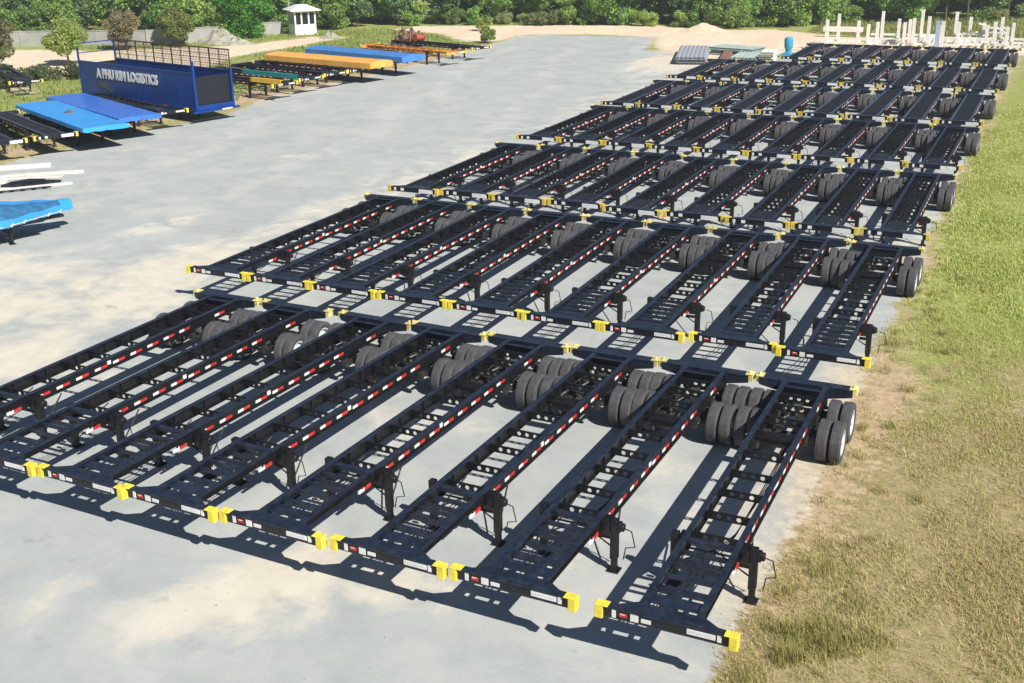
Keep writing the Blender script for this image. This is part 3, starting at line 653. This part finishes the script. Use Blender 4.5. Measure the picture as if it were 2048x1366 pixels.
for ch in protos['A'].children:
    if ch.name.split('.')[0] in ('landing_leg', 'leg_brace'): c_ = copy_tree(ch, root); c_.scale = (1, 1, .72)
    if ch.name.split('.')[0] in ('axle', 'tyre') and ch.name: c_ = copy_tree(ch, root); c_.location.y -= 3.2

# white concrete beams on the ground at left edge
def gbeam(x0, y0_, x1, y1_, h, wd_, matl, label, name='concrete_beam', cat='beam', z=0.):
    l = math.hypot(x1-x0, y1_-y0_); m = MB(); m.box(0, l, -wd_/2, wd_/2, 0, h)
    o = part(name, m, matl, bevel=.02); o.location = (x0, y0_, z); o.rotation_euler = (0, 0, math.atan2(y1_-y0_, x1-x0)); tag(o, label, cat, 'pale beams lying on the gravel'); return o
pale = mat('pale_concrete', (.68, .66, .60), .8, var=.08, scale=1, dirt=(.45, .42, .36), dirt_amt=.4)
gbeam(-43.95, 26.3, -41.75, 28.05, .16, .30, pale, 'short white beam on the gravel just nearer than the last black chassis')
gbeam(-46.2, 24.2, -42.05, 26.9, .07, .45, pale, 'long pale beam lying between the short white beam and the low dark shape')
gbeam(-43.2, 22.2, -40.3, 25.8, .12, .28, pale, 'white beam nearest to the blue humped tarpaulin')
gbeam(-45.6, 24.9, -42.6, 28.0, .10, .22, pale, 'thin pale beam crossing behind the long one near the left edge')
gbeam(-46.9, 22.6, -43.4, 24.6, .18, .32, pale, 'pale beam at the photo edge beside the slatted frame')
gbeam(-47.3, 26.2, -44.6, 28.6, .22, .26, cream, 'cream beam lying at the foot of the last black chassis')
gbeam(-45.0, 21.2, -41.9, 23.6, .14, .2, cream, 'cream thin beam behind the blue humped tarpaulin')
m = MB()
for k in range(6): m.box(-.3, .3, .5*k, .5*k+.2, 0, .06)
m.box(-.34, -.26, -.1, 2.9, .06, .12); m.box(.26, .34, -.1, 2.9, .06, .12)
o = part('slatted_frame', m, black); o.location = (-42.6, 22.6, 0); o.rotation_euler = (0, 0, math.radians(-38)); tag(o, 'dark slatted frame on the ground beside the pale beams', 'frame')
m = MB(); m.prism([(0, 0), (1.7, .5), (2.3, 1.6), (1.0, 1.5), (.1, .9)], 'z', 0, .12); m.prism([(.3, .3), (1.4, .6), (1.6, 1.3), (.8, 1.2)], 'z', .12, .22)  # two flat dark layers lying among the beams
o = part('dark_shape', m, deckm); o.location = (-43.1, 23.9, 0); o.rotation_euler = (0, 0, math.radians(12)); tag(o, 'low flat dark shape between the pale beams', 'sheet')

# ------------------------------------------------------------------ white stake racks at the back right
def rack(x, y, rz, wd_, dp, hs, label, rails=(.9,)):
    """a stacking frame: two skids, cross bars and upright stakes"""
    root = empty('stake_rack', (x, y, 0), rz); tag(root, label, 'steel rack', 'white stake racks behind the farthest row')
    m = MB()
    for s in (0, 1): m.box(0, wd_, s*dp-.09, s*dp+.09, .25, .47)
    for k in range(4): xx = .12+(wd_-.24)*k/3; m.box(xx-.07, xx+.07, .09, dp-.09, .28, .44)
    for xx in (.2, wd_-.2): m.box(xx-.12, xx+.12, -.1, dp+.1, 0, .249)
    part('base_frame', m, cream, root)
    for (u, s, h) in hs:
        m = MB(); m.box(u*wd_-.15, u*wd_+.15, s*dp-.14, s*dp+.14, .471, h); m.box(u*wd_-.2, u*wd_+.2, s*dp-.19, s*dp+.19, .472, .50)
        part('stake', m, cream, root, bevel=.01)
    for rl in rails:
        m = MB(); m.box(.12, wd_-.12, dp-.07, dp+.07, rl, rl+.2); part('cross_rail', m, cream, root)
    return root
racks = [(-17.2, 97.2, .12, 3.3, 5.0, [(.09, 0, 2.75), (.33, 1, 2.9), (.95, 0, 2.7)], (), 'leftmost white stake rack, three tall posts over the sand'),
 (-13.5, 98.7, .10, 3.0, 6.5, [(.05, 0, 2.3), (.32, 0, 2.5), (.38, 1, 3.0), (.9, 1, 2.3)], (.7,), 'white stake rack with four posts, second from the left'),
 (-10.6, 101.4, .06, 2.9, 5.2, [(.06, 0, 2.3), (.22, 0, 2.6), (.34, 0, 2.7), (.5, 1, 3.1)], (.6,), 'white stake rack with three clustered posts, third from the left'),
 (-8.4, 101.4, .03, 2.6, 6.0, [(.05, 0, 2.9), (.45, 0, 2.1), (.85, 1, 2.9)], (), 'white stake rack with one thick tall post and a short one, fourth from the left'),
 (-5.9, 102.6, .0, 2.3, 5.5, [(.08, 0, 2.35), (.35, 1, 2.4), (.9, 1, 1.9)], (.7,), 'white stake rack right of the grey-blue double column'),
 (-3.4, 103.0, .0, 1.7, 4.2, [(.1, 0, 2.1), (.5, 0, 2.4), (.72, 1, 2.5)], (.9, 1.4), 'white stake rack with paired posts, second from the right'),
 (-1.6, 101.6, .0, 1.9, 3.4, [(.1, 0, 2.1), (.28, 1, 2.2), (.95, 0, 2.0)], (.6,), 'rightmost white stake rack beside the grass')]
for (x, y, rz, wd_, dp, hs, rl, lab) in racks: rack(x, y, rz, wd_, dp, hs, lab, rl)
root = empty('steel_column', (-6.95, 98.6, 0)); tag(root, 'thick grey-blue double column standing among the white stakes', 'column')
m = MB(); m.box(-.4, -.05, -.15, .15, .3, 2.75); part('post', m, mat('pale_blue_steel', (.38, .48, .62), .5, var=.1), root)
m = MB(); m.box(.05, .35, -.15, .15, .3, 2.7); part('post', m, cream, root); m = MB(); m.prism([(-.6, 0), (.55, 0), (.4, .3), (-.45, .3)], 'y', -.3, .3); part('foot', m, cream, root)
for (x, y, l, a, z, lab) in [(-19.5, 109.5, 4, .05, .55, 'white beam resting on blocks left of the stake racks'), (-9.5, 106.5, 7, -.03, .1, 'long white beam on the ground behind the stakes'),
        (-13.9, 103, 4.5, -.08, .1, 'white beam on the ground in front of the tall middle stakes')]:
    m = MB(); m.box(0, l, -.25, .25, z, z+.5)
    if z > .3: m.box(.3, .6, -.2, .2, 0, z-.002); m.box(l-.6, l-.3, -.2, .2, 0, z-.002)
    o = part('steel_beam', m, cream, bevel=.02); o.location = (x, y, 0); o.rotation_euler = (0, 0, a); tag(o, lab, 'beam')
# tangled scrap frame lying on the racks' right side
root = empty('scrap_frame', (-4.6, 107.5, 0)); tag(root, 'jumble of bent white bars behind the right stake racks', 'scrap'); rr = random.Random(9)
for k in range(16):
    a = Vector((rr.uniform(-2.2, 3.4), rr.uniform(-1, 1.2), rr.uniform(.1, 1.6))); b_ = a+Vector((rr.uniform(-1.6, 1.6), rr.uniform(-.8, .8), rr.uniform(-.8, .8))); b_.z = max(.08, b_.z)
    m = MB(); m.tube([a, (a+b_)/2+Vector((0, 0, .1)), b_], .09, 5); part('bent_bar', m, cream, root)
# sheet stacks and the blue hopper left of the farthest row
def stack(x, y, rz, wd_, l, n, matl, label, t=.05):
    m = MB(); rr = random.Random(int(x*7)); 
    for k in range(n):
        dx, dy = rr.uniform(-.12, .12), rr.uniform(-.15, .15)
        pts = []; q = 14
        for i in range(q+1): pts.append((dx-wd_/2+wd_*i/q, .05+k*t*1.6+(i % 2)*t))
        for i in range(q, -1, -1): pts.append((dx-wd_/2+wd_*i/q, .03+k*t*1.6+(i % 2)*t))
        m.prism(pts, 'y', dy, dy+l)
    o = part('sheet_stack', m, matl); o.location = (x, y, 0); o.rotation_euler = (0, 0, rz); tag(o, label, 'sheet stack'); return o
stack(-25.5, 82.0, .25, 2.6, 9.5, 8, sheetm, 'long stack of pale grey corrugated sheets left of the yard end')
stack(-22.9, 83.2, .2, .7, 7, 6, rust, 'narrow rusty stack of sheets right of the grey corrugated stack')
stack(-21.6, 84.5, .05, 2.4, 5, 6, tealsheet, 'pale green stack of sheets, nearer one')
stack(-21.4, 90.2, 1.3, 2.6, 4.6, 9, tealsheet, 'pale green stack of sheets behind, towards the sand')
stack(-19.7, 84.8, .1, 1.2, 2.6, 12, pale, 'cream block of stacked boards left of the blue hopper')
root = empty('hopper', (-18.9, 90.2, 0)); tag(root, 'bright blue hopper with a round top standing behind the farthest row', 'hopper')
root.scale = (.8, .8, .85)
m = MB(); vs = []; m.tube([(0, 0, .55), (0, 0, .8), (0, 0, 1.0), (0, 0, 1.75), (0, 0, 2.0), (0, 0, 2.1)], [.3, .34, .46, .5, .42, .12], 18); part('drum', m, cyan, root, smooth=True)
m = MB(); m.prism([(-1.0, .0), (.9, .0), (.7, .3), (.25, .56), (-.25, .56), (-.8, .35)], 'y', -.5, .5); part('base', m, cyan, root, bevel=.03)

# ------------------------------------------------------------------ boundary wall, heaps, guard booth
def wall(pts, h, label, name='boundary_wall'):
    root = empty(name, (pts[0][0], pts[0][1], 0)); tag(root, label, 'wall'); o0 = Vector(pts[0])
    for (a, b_) in zip(pts[:-1], pts[1:]):
        a = Vector(a)-o0; b_ = Vector(b_)-o0; d = b_-a; l = d.length; n = max(1, int(l/3)); ang = math.atan2(d.y, d.x)
        m = MB(); m.box(.0, l-.18, -.06, .06, 0, h-.06); m.box(-.02, l-.17, -.1, .1, h-.06, h+.02)
        p_ = part('wall_panel', m, conc, root, (a.x, a.y, 0)); p_.rotation_euler = (0, 0, ang)
        for k in range(n):
            m = MB(); m.box(l*k/n-.12, l*k/n+.12, -.13, .13, 0, h+.06); q = part('pillar', m, conc, root, (a.x, a.y, 0)); q.rotation_euler = (0, 0, ang)
    return root
wall([(-118, 64.5), (-97, 75.4), (-84.3, 80.5), (-79.2, 86.2)], 1.55, 'low grey concrete wall behind the small round trees at the left')
wall([(-80.5, 91.5), (-77.6, 95.6)], 1.35, 'short weathered wall between the big round tree and the white booth')
def heap(x, y, rx, ry, h, matl, label, name='sand_heap', cat='heap', seed=1, jag=.25):
    rr = random.Random(seed); n, mm = 26, 9; vs = [(0, 0, h)]; fs_ = []
    for j in range(1, mm+1):
        for i in range(n):
            a = 2*math.pi*i/n; t = j/mm; r_ = t*(1+.18*math.sin(3*a+seed)+.1*math.sin(7*a)); z_ = h*(1-t)**1.15*(1+rr.uniform(-jag, jag)) if j < mm else -.03
            vs.append((rx*r_*math.cos(a), ry*r_*math.sin(a), z_))
    for i in range(n): fs_.append((0, 1+i, 1+(i+1) % n))
    for j in range(mm-1):
        for i in range(n): a = 1+j*n; fs_.append((a+i, a+n+i, a+n+(i+1) % n, a+(i+1) % n))
    m = MB(); m.add(vs, fs_); o = part(name, m, matl, smooth=True); o.location = (x, y, 0); tag(o, label, cat); return o
heap(-32.9, 111.5, 2.8, 1.8, .95, sandm, 'pale sand heap in front of the trees, right of centre', seed=2, jag=.1)
heap(-78.3, 85.0, 3.4, 2.0, 1.35, rubm, 'grey rubble heap between the yellowish tree and the big round tree', name='rubble_heap', seed=5, jag=.35)
heap(-75.6, 84.3, 2.2, 1.2, .7, rubm, 'low pale rubble heap in front of the larger rubble heap', name='rubble_heap', seed=6, jag=.4)
heap(-69.2, 92.3, 1.3, .9, .8, rubm, 'small pale rubble heap at the end of the dirt track', name='rubble_heap', seed=8, jag=.4)
# guard booth
root = empty('guard_booth', (-75.4, 96.0, 0), math.radians(-38)); tag(root, 'small white guard booth with hipped roof and dark windows', 'booth')
s = 1.25; m = MB(); m.box(-s, s, -s, s, 0, 1.15); m.box(-s-.1, s+.1, -s-.1, s+.1, -.02, .08)
m.box(-s, s, -s, s, 2.45, 2.6)
for x in (-s, -s/3+.0, s/3, s):
    for y in (-s, s):
        xx = max(-s+.09, min(s-.09, x)); yy = max(-s+.09, min(s-.09, y)); m.box(xx-.09, xx+.09, yy-.09, yy+.09, 1.15, 2.45)
        if abs(x) < s: m.box(yy-.09, yy+.09, xx-.09, xx+.09, 1.15, 2.45)
part('wall', m, white, root)
m = MB(); r1 = 1.75; m.add([(-r1, -r1, 2.6), (r1, -r1, 2.6), (r1, r1, 2.6), (-r1, r1, 2.6), (-r1, -r1, 2.7), (r1, -r1, 2.7), (r1, r1, 2.7), (-r1, r1, 2.7), (-.5, -.5, 3.25), (.5, -.5, 3.25), (.5, .5, 3.25), (-.5, .5, 3.25)],
  [(0, 3, 2, 1), (0, 1, 5, 4), (1, 2, 6, 5), (2, 3, 7, 6), (3, 0, 4, 7), (4, 5, 9, 8), (5, 6, 10, 9), (6, 7, 11, 10), (7, 4, 8, 11), (8, 9, 10, 11)]); part('roof', m, white, root)
for (a, b_) in ((-s+.18, -s/3-.09), (-s/3+.09, s/3-.09), (s/3+.09, s-.18)):
    for sg in (-1, 1):
        m = MB(); m.box(a, b_, sg*(s-.08)-.01, sg*(s-.08)+.01, 1.15, 2.45); part('window', m, glass, root)
        m = MB(); m.box(sg*(s-.08)-.01, sg*(s-.08)+.01, a, b_, 1.15, 2.45); part('window', m, glass, root)
m = MB(); m.box(-s-.03, -s-.001, -.45, .35, .08, 2.3); part('door', m, galv, root)
m = MB(); m.tube([(0, 0, 0), (0.02, 0, 2.5), (-.05, 0, 4.9)], [.09, .08, .06], 8); m.tube([(-.05, 0, 4.7), (.5, .1, 4.9)], .03, 5)
o = part('utility_pole', m, conc); o.location = (-78.2, 97.5, 0); tag(o, 'thin pale pole standing left of the white booth', 'pole')

# ------------------------------------------------------------------ trees
def leafcloud(n, centers, size, cols, seed, up_bias=.95, asp=.6):
    r = np.random.default_rng(seed); C = np.array([c[:3] for c in centers]); R_ = np.array([c[3] for c in centers]); W_ = R_**2
    k = r.choice(len(C), n, p=W_/W_.sum()); d = r.normal(size=(n, 3)); d /= np.linalg.norm(d, axis=1)[:, None]
    rad = R_[k]*(.55+.5*r.random(n)**.6); P = C[k]+d*rad[:, None]*np.array([1, 1, .85])
    a = r.normal(size=(n, 3))+d*.9; a[:, 2] += up_bias; a /= np.linalg.norm(a, axis=1)[:, None]
    t = np.cross(a, r.normal(size=(n, 3))); t /= np.linalg.norm(t, axis=1)[:, None]; b = np.cross(a, t)
    s = size*(.6+.8*r.random(n))[:, None]
    V = np.stack([P-t*s, P-b*s*asp, P+t*s, P+b*s*asp], 1).reshape(-1, 3); F = np.arange(4*n).reshape(n, 4)
    cols = np.array(cols); ck = r.random((len(C), 1)); base = cols[0]*(1-ck)+cols[1]*ck
    c_ = base[k]*(.7+.6*r.random((n, 1))); sel = r.random(n) < .12; c_[sel] = cols[2]*(.8+.4*r.random((sel.sum(), 1)))
    return V, F, np.repeat(c_, 4, 0)
def crown_centres(rx, ry, z0_, z1_, n, r0, seed, shape='round'):
    r = random.Random(seed); out = []
    while len(out) < n:
        x, y, z = r.uniform(-1, 1), r.uniform(-1, 1), r.uniform(-1, 1)
        q = x*x+y*y+z*z
        if q > 1 or q < .12: continue
        if shape == 'cone' and x*x+y*y > (.5-.5*z)**1.2+.1: continue
        out.append((x*rx, y*ry, (z0_+z1_)/2+z*(z1_-z0_)/2, r0*r.uniform(.65, 1.25)))
    return out
def trunk_mb(h, r, cents, seed, n_l=7):
    rr = random.Random(seed); m = MB(); pts = [Vector((rr.uniform(-.04, .04)*h*(k/4), rr.uniform(-.04, .04)*h*(k/4), h*k/4)) for k in range(5)]
    m.tube(pts, [r*1.25, r, r*.85, r*.6, r*.35], 7)
    for c_ in rr.sample(cents, min(n_l, len(cents))):
        b_ = pts[rr.choice((1, 2, 3))]; e = Vector(c_[:3]); m.tube([b_, b_.lerp(e, .5)+Vector((0, 0, -.1)), e], [r*.45, r*.28, r*.1], 5)
    return m
def tree_proto(name, rx, z0_, z1_, nclump, r0, nleaf, size, cols, seed, tr, shape='round'):
    root = empty(name); cs = crown_centres(rx, rx, z0_, z1_, nclump, r0, seed, shape)
    part('trunk', trunk_mb(z0_+(z1_-z0_)*.6, tr, cs, seed), wood, root)
    V, F, c_ = leafcloud(nleaf, cs, size, cols, seed); me = fast_mesh('crown', V, F, [leaf_m], c_); o = bpy.data.objects.new('crown', me); COL.objects.link(o); o.parent = root
    return root
G1 = [(.15, .28, .06), (.31, .48, .12), (.44, .58, .18)]; G2 = [(.13, .22, .09), (.22, .34, .13), (.34, .46, .19)]; G3 = [(.22, .34, .08), (.36, .50, .13), (.48, .56, .20)]
P_olive = [(.22, .28, .10), (.34, .38, .16), (.46, .40, .22)]; P_pink = [(.20, .22, .09), (.42, .33, .19), (.58, .34, .25)]; P_yel = [(.20, .27, .06), (.34, .40, .10), (.48, .44, .16)]
FP = [tree_proto('forest_tree', 2.8, 1.0, 7.0, 38, 1.1, 6500, .19, G1, 21, .16), tree_proto('forest_tree', 2.3, 1.4, 8.4, 36, 1.05, 6500, .19, G2, 22, .15, 'cone'),
      tree_proto('forest_tree', 3.0, .8, 5.8, 36, 1.1, 6500, .20, G3, 23, .15), tree_proto('forest_tree', 2.0, 2.4, 9.0, 30, .95, 5000, .18, G1, 24, .11)]
BP = [tree_proto('bush', 1.5, .1, 2.3, 16, .6, 2200, .12, G3, 31, .05), tree_proto('bush', 1.7, .1, 1.8, 16, .6, 2200, .12, P_olive, 32, .05), tree_proto('bush', 1.4, .1, 2.8, 16, .6, 2200, .13, G1, 33, .05)]
pal = tree_proto('slender_tree', 1.5, 4.0, 9.0, 14, .7, 1800, .15, G2, 35, .10)
usedp = set()
def plant(p, x, y, s, label, cat, group=None, rz=None, sz=None):
    o = copy_tree(p) if id(p) in usedp else p; usedp.add(id(p)); o.location = (x, y, 0); o.rotation_euler = (0, 0, random.uniform(0, 6.28) if rz is None else rz)
    o.scale = (s, s, sz or s*random.uniform(.9, 1.12)); tag(o, label, cat, group); return o
line = [(-150, 52), (-125, 69), (-107, 82.5), (-94, 92), (-84, 97.5), (-75.5, 102.5), (-66.5, 111), (-52, 115.5), (-43, 117), (-33.5, 116), (-24, 122), (-18.6, 125), (-9, 132), (0, 138), (14, 150), (26, 160)]
LAB = ['leafy green tree in the wood behind the yard', 'tall dark pointed tree in the wood behind the yard', 'broad yellow-green tree in the wood behind the yard', 'slim open-crowned green tree in the wood behind the yard']
def walk(line_, step, off):
    pts = []; carry = 0
    for a, b_ in zip(line_[:-1], line_[1:]):
        a = Vector(a); b_ = Vector(b_); d = b_-a; l = d.length; n = Vector((-d.y, d.x)).normalized(); t = carry
        while t < l: p = a+d*(t/l)+n*off; pts.append((p.x, p.y)); t += step
        carry = t-l
    return pts
for off, step, sc in ((1.2, 3.8, .85), (5.0, 4.2, 1.0), (9.6, 4.6, 1.1), (15, 5.4, 1.15), (22, 6.5, 1.25)):
    for (x, y) in walk(line, step, off):
        k = random.choices((0, 1, 2, 3), (4, 4 if x < -60 else 2, 3, 2))[0]
        s_ = sc*random.choice((random.uniform(.62, .9), random.uniform(.85, 1.15), random.uniform(1.1, 1.4)))*(1.0 if x < -60 else .9)
        plant(FP[k], x+random.uniform(-2, 2), y+random.uniform(-1.2, 2.4), s_, LAB[k], 'tree', 'trees of the wood behind the yard')
BL = ['yellow-green bush at the foot of the wood', 'brownish olive bush at the foot of the wood', 'fresh green bush at the foot of the wood']
for (x, y) in walk(line, 2.1, -.6):
    if -81 < x < -68 and random.random() < .5: continue
    if x > -22 and random.random() < .6: continue
    k = random.choice((0, 1, 2)); plant(BP[k], x+random.uniform(-1.2, 1.2), y+random.uniform(-1.0, 1.6), random.choice((random.uniform(.45, .8), random.uniform(.7, 1.1), random.uniform(1.1, 1.7))), BL[k], 'bush', 'bushes at the foot of the wood')
for i, (x, y) in enumerate([(-9.5, 131), (-12.5, 130), (-3, 134), (-7, 129.5), (-15.5, 128)]):
    plant(pal, x, y, random.uniform(.9, 1.1), 'slender tree with a bare trunk in front of the right part of the wood', 'tree', 'slender trees at the right of the wood')
def single(name, x, y, rx, z0_, z1_, cols, seed, label, n=6500, size=.12, tr=.09, clumps=34, r0=.62, cat='tree'):
    t = tree_proto(name, rx, z0_, z1_, clumps, r0, n, size, cols, seed, tr); t.location = (x, y, 0); tag(t, label, cat); return t
single('small_tree', -82.6, 58.6, 2.3, 1.2, 4.8, P_olive, 41, 'small olive-brown tree cut by the left photo edge')
single('small_tree', -79.0, 64.1, 1.7, 1.2, 3.9, P_yel, 42, 'small round olive tree left of the tall blue trailer')
single('small_tree', -83.4, 76.3, 1.6, 1.0, 3.7, P_pink, 43, 'small round tree with pinkish top in front of the wall')
single('small_tree', -80.3, 80.6, 1.55, .7, 3.9, P_yel, 44, 'small yellowish tree right of the pinkish one')
single('broad_tree', -78.6, 89.8, 3.0, .6, 5.6, [(.06, .19, .02), (.13, .32, .04), (.22, .44, .07)], 45, 'big round bright green tree left of the white booth', n=9000, size=.14, tr=.2, clumps=40, r0=.9)
single('shrub', -57.0, 105.5, .9, .1, 1.6, P_yel, 46, 'yellow-green shrub beside the sand at the far left trailers', n=1400, size=.1, tr=.03, r0=.35, clumps=14, cat='shrub')
single('shrub', -50.6, 93.0, 1.2, .05, 1.5, P_yel, 47, 'loose yellow-green weed clump at the gravel edge beyond the left trailers', n=1300, size=.1, tr=.03, r0=.35, clumps=14, cat='shrub')
for i, (x, y, lab) in enumerate([(-75.5, 53.5, 'grey-green weed shrub nearest the left photo edge'), (-73.0, 55.3, 'grey-green weed shrub, middle of the three left'), (-71.5, 57.2, 'grey-green weed shrub beside the tall blue trailer'), (-72.4, 51.2, 'low grey-green weed shrub in front of the other three')]):
    single('shrub', x, y, 1.7, .0, 1.1, [(.07, .10, .035), (.17, .20, .09), (.28, .30, .17)], 50+i, lab, n=2200, size=.10, tr=.03, r0=.45, clumps=16, cat='shrub')
left_chassis(-66.5, 47.6, 58, 'dark chassis half hidden in weeds at the left photo edge')

# ------------------------------------------------------------------ grass (real blades)
def blades(name, P, hmin, hmax, wdt, cols, label, seed, lean=.5):
    r = np.random.default_rng(seed); n = len(P); h = r.uniform(hmin, hmax, n); a = r.uniform(0, 6.28, n); l = r.uniform(.1, lean, n)*h; wa = a+1.57
    dirx, diry = np.cos(a), np.sin(a); w_ = wdt*r.uniform(.6, 1.4, n); B0 = np.stack([P[:, 0], P[:, 1], np.zeros(n)], 1)
    S = np.stack([np.cos(wa)*w_, np.sin(wa)*w_, np.zeros(n)], 1)
    mid = B0+np.stack([dirx*l*.35, diry*l*.35, h*.6], 1); tip = B0+np.stack([dirx*l, diry*l, h], 1)
    V = np.stack([B0-S, B0+S, mid+S*.7, mid-S*.7, tip], 1).reshape(-1, 3); i = np.arange(n)[:, None]*5
    F = np.concatenate([i+np.array([[0, 1, 2]]), i+np.array([[0, 2, 3]]), i+np.array([[3, 2, 4]])])
    me = fast_mesh(name, V, F, [grass_m], np.repeat(cols, 5, 0)); o = bpy.data.objects.new(name, me); COL.objects.link(o); tag(o, label, 'grass', kind='stuff'); return o
def lownoise(P, s, seed):
    r = np.random.default_rng(seed); v = np.zeros(len(P))
    for k in range(7):
        f = s*(1.6**k); th = r.uniform(0, 6.28); v += np.sin(P[:, 0]*f*math.cos(th)+P[:, 1]*f*math.sin(th)+r.uniform(0, 6.28))/(1.25**k)
    return v/2.5
n = 620000; py = rng.random(n)**1.9*70-2; px = rng.uniform(-.9, 7.5, n); P = np.stack([px, py], 1)
d = -sdf(P, PAVE)+lownoise(P, 1.1, 4)*.4; e = lownoise(P, .9, 5); bare = np.maximum.reduce([np.exp(-((P[:, 0]-5.2)/.7)**2-((P[:, 1]-6.5)/2.0)**2), np.exp(-((P[:, 0]-4.3)/1.3)**2-((P[:, 1]-14.5)/.8)**2)])
sdens = np.exp(-((P[:, 0]-.35)/.55)**2-((P[:, 1]-8)/5)**2)+np.exp(-((P[:, 0]-.45)/.6)**2-((P[:, 1]-14.5)/3)**2)
keep = (d > .05) & (rng.random(n) > sdens*.85) & (rng.random(n) < np.clip(.42+.75*e, .05, 1)) & (rng.random(n) > bare*.9) & (rng.random(n) < np.clip(d/.5, .2, 1)); P = P[keep]; e = e[keep]; n = len(P)
g = np.clip((P[:, 1]-9)/14, 0, 1)*.85+.15*rng.random(n)+.25*lownoise(P, .8, 6); g = np.clip(g, 0, 1)[:, None]
dry = np.array([.60, .45, .25]); olive = np.array([.30, .33, .08]); grn = np.array([.29, .39, .08]); lime = np.array([.52, .54, .17])
r1 = rng.random((n, 1)); cols = (dry*r1+olive*(1-r1))*(1-g)+(grn*r1+lime*(1-r1))*g; st = rng.random(n) < .10; cols[st] = np.array([.55, .46, .24])*(.7+.5*rng.random((st.sum(), 1)))
cols *= (.8+.4*rng.random((n, 1)))
far = P[:, 1] > 22
blades('verge_grass', P[~far], .03, .13, .0055, cols[~far], 'dry olive grass verge on the right side near the camera', 1, 1.9)
blades('verge_grass', P[far], .04, .14, .011, cols[far], 'greener grass verge along the farther rows on the right', 2, 1.3)
# tufts at the edge near the first trailer
tc_ = np.stack([np.abs(rng.normal(size=90))*1.1-.1, rng.random(90)**1.3*26+.4], 1); tc_ = tc_[sdf(tc_, PAVE) < .02]; tc_ = np.concatenate([tc_, rng.normal(size=(14, 2))*np.array([.4, .8])+np.array([.75, 1.7])])
k = rng.integers(0, len(tc_), 9000); k[:3000] = len(tc_)-1-rng.integers(0, 14, 3000); P = tc_[k]+rng.normal(size=(9000, 2))*(.06+.18*rng.random(len(tc_))[k])[:, None]; r1 = rng.random((9000, 1))
blades('tall_grass_tuft', P, .08, .26, .005, (np.array([.50, .42, .15])*r1+np.array([.30, .33, .09])*(1-r1))*(.7+.6*rng.random((9000, 1))), 'taller yellow-green grass tufts along the verge edge', 3, .9)
# left meadow
n = 60000; P = np.stack([rng.uniform(-90, -50, n), rng.uniform(24, 104, n)], 1); d = np.maximum(sdf(P, PAVE), np.maximum(sdf(P, SAND1), sdf(P, SAND2)))
keep = (d < -.8) & (rng.random(n) < np.clip(.6+.6*lownoise(P, .25, 8), .05, 1)); P = P[keep]; n = len(P); r1 = rng.random((n, 1))
blades('meadow_grass', P, .12, .35, .03, (np.array([.16, .27, .04])*r1+np.array([.30, .34, .09])*(1-r1))*(.8+.4*rng.random((n, 1))), 'green meadow grass behind the left trailers', 4, .8)
n = 22000; P = np.stack([rng.uniform(-22, 14, n), rng.uniform(104, 136, n)], 1); keep = (sdf(P, SAND1) < -.5); P = P[keep]; n = len(P); r1 = rng.random((n, 1))
blades('rough_grass', P, .15, .6, .04, (np.array([.17, .22, .05])*r1+np.array([.34, .32, .11])*(1-r1))*(.8+.4*rng.random((n, 1))), 'rough olive grass behind the white stake racks', 5, .8)

# small stones scattered on the gravel
st = MB(); ico = [(0, 0, 1), (.9, 0, .45), (.28, .85, .45), (-.72, .53, .45), (-.72, -.53, .45), (.28, -.85, .45), (.72, .53, -.2), (-.28, .85, -.2), (-.9, 0, -.2), (-.28, -.85, -.2), (.72, -.53, -.2)]
icf = [(0, 1, 2), (0, 2, 3), (0, 3, 4), (0, 4, 5), (0, 5, 1), (1, 6, 2), (2, 6, 7), (2, 7, 3), (3, 7, 8), (3, 8, 4), (4, 8, 9), (4, 9, 5), (5, 9, 10), (5, 10, 1), (1, 10, 6)]
rr = random.Random(12)
for k in range(1500):
    if k < 900: x, y = rr.uniform(-16, 0), rr.uniform(-6, 14)
    else: x, y = rr.uniform(-.9, .9), rr.uniform(0, 30)
    s_ = rr.uniform(.006, .017)*(1.6 if rr.random() < .06 else 1)
    a = rr.uniform(0, 6.28); ca, sa = math.cos(a)*s_, math.sin(a)*s_
    st.add([(x+v[0]*ca-v[1]*sa, y+v[0]*sa+v[1]*ca, v[2]*s_*.6) for v in ico], icf)
o = part('loose_stones', st, mat('stone', (.34, .33, .30), .9, var=.35, scale=4)); tag(o, 'small loose stones scattered over the gravel near the front trailers', 'stones', kind='stuff')

# ------------------------------------------------------------------ air
m = MB(); m.box(-190, 60, -40, 235, -1, 16); hz_ = part('haze', m, None); hz_.data.materials.clear() if hz_.data.materials else None
hm = bpy.data.materials.new('haze'); hm.use_nodes = True; hn = hm.node_tree; hn.nodes.remove(hn.nodes['Principled BSDF'])
pvn = N(hn, 'ShaderNodeVolumePrincipled'); pvn.inputs['Color'].default_value = (.85, .92, 1, 1); pvn.inputs['Density'].default_value = .0006; pvn.inputs['Anisotropy'].default_value = .2
hn.links.new(pvn.outputs[0], hn.nodes['Material Output'].inputs['Volume']); hz_.data.materials.append(hm); tag(hz_, kind='stuff')

# remove prototypes that were never placed
for k, o in protos.items():
    if k not in used:
        for ch in list(o.children_recursive): bpy.data.objects.remove(ch)
        bpy.data.objects.remove(o)
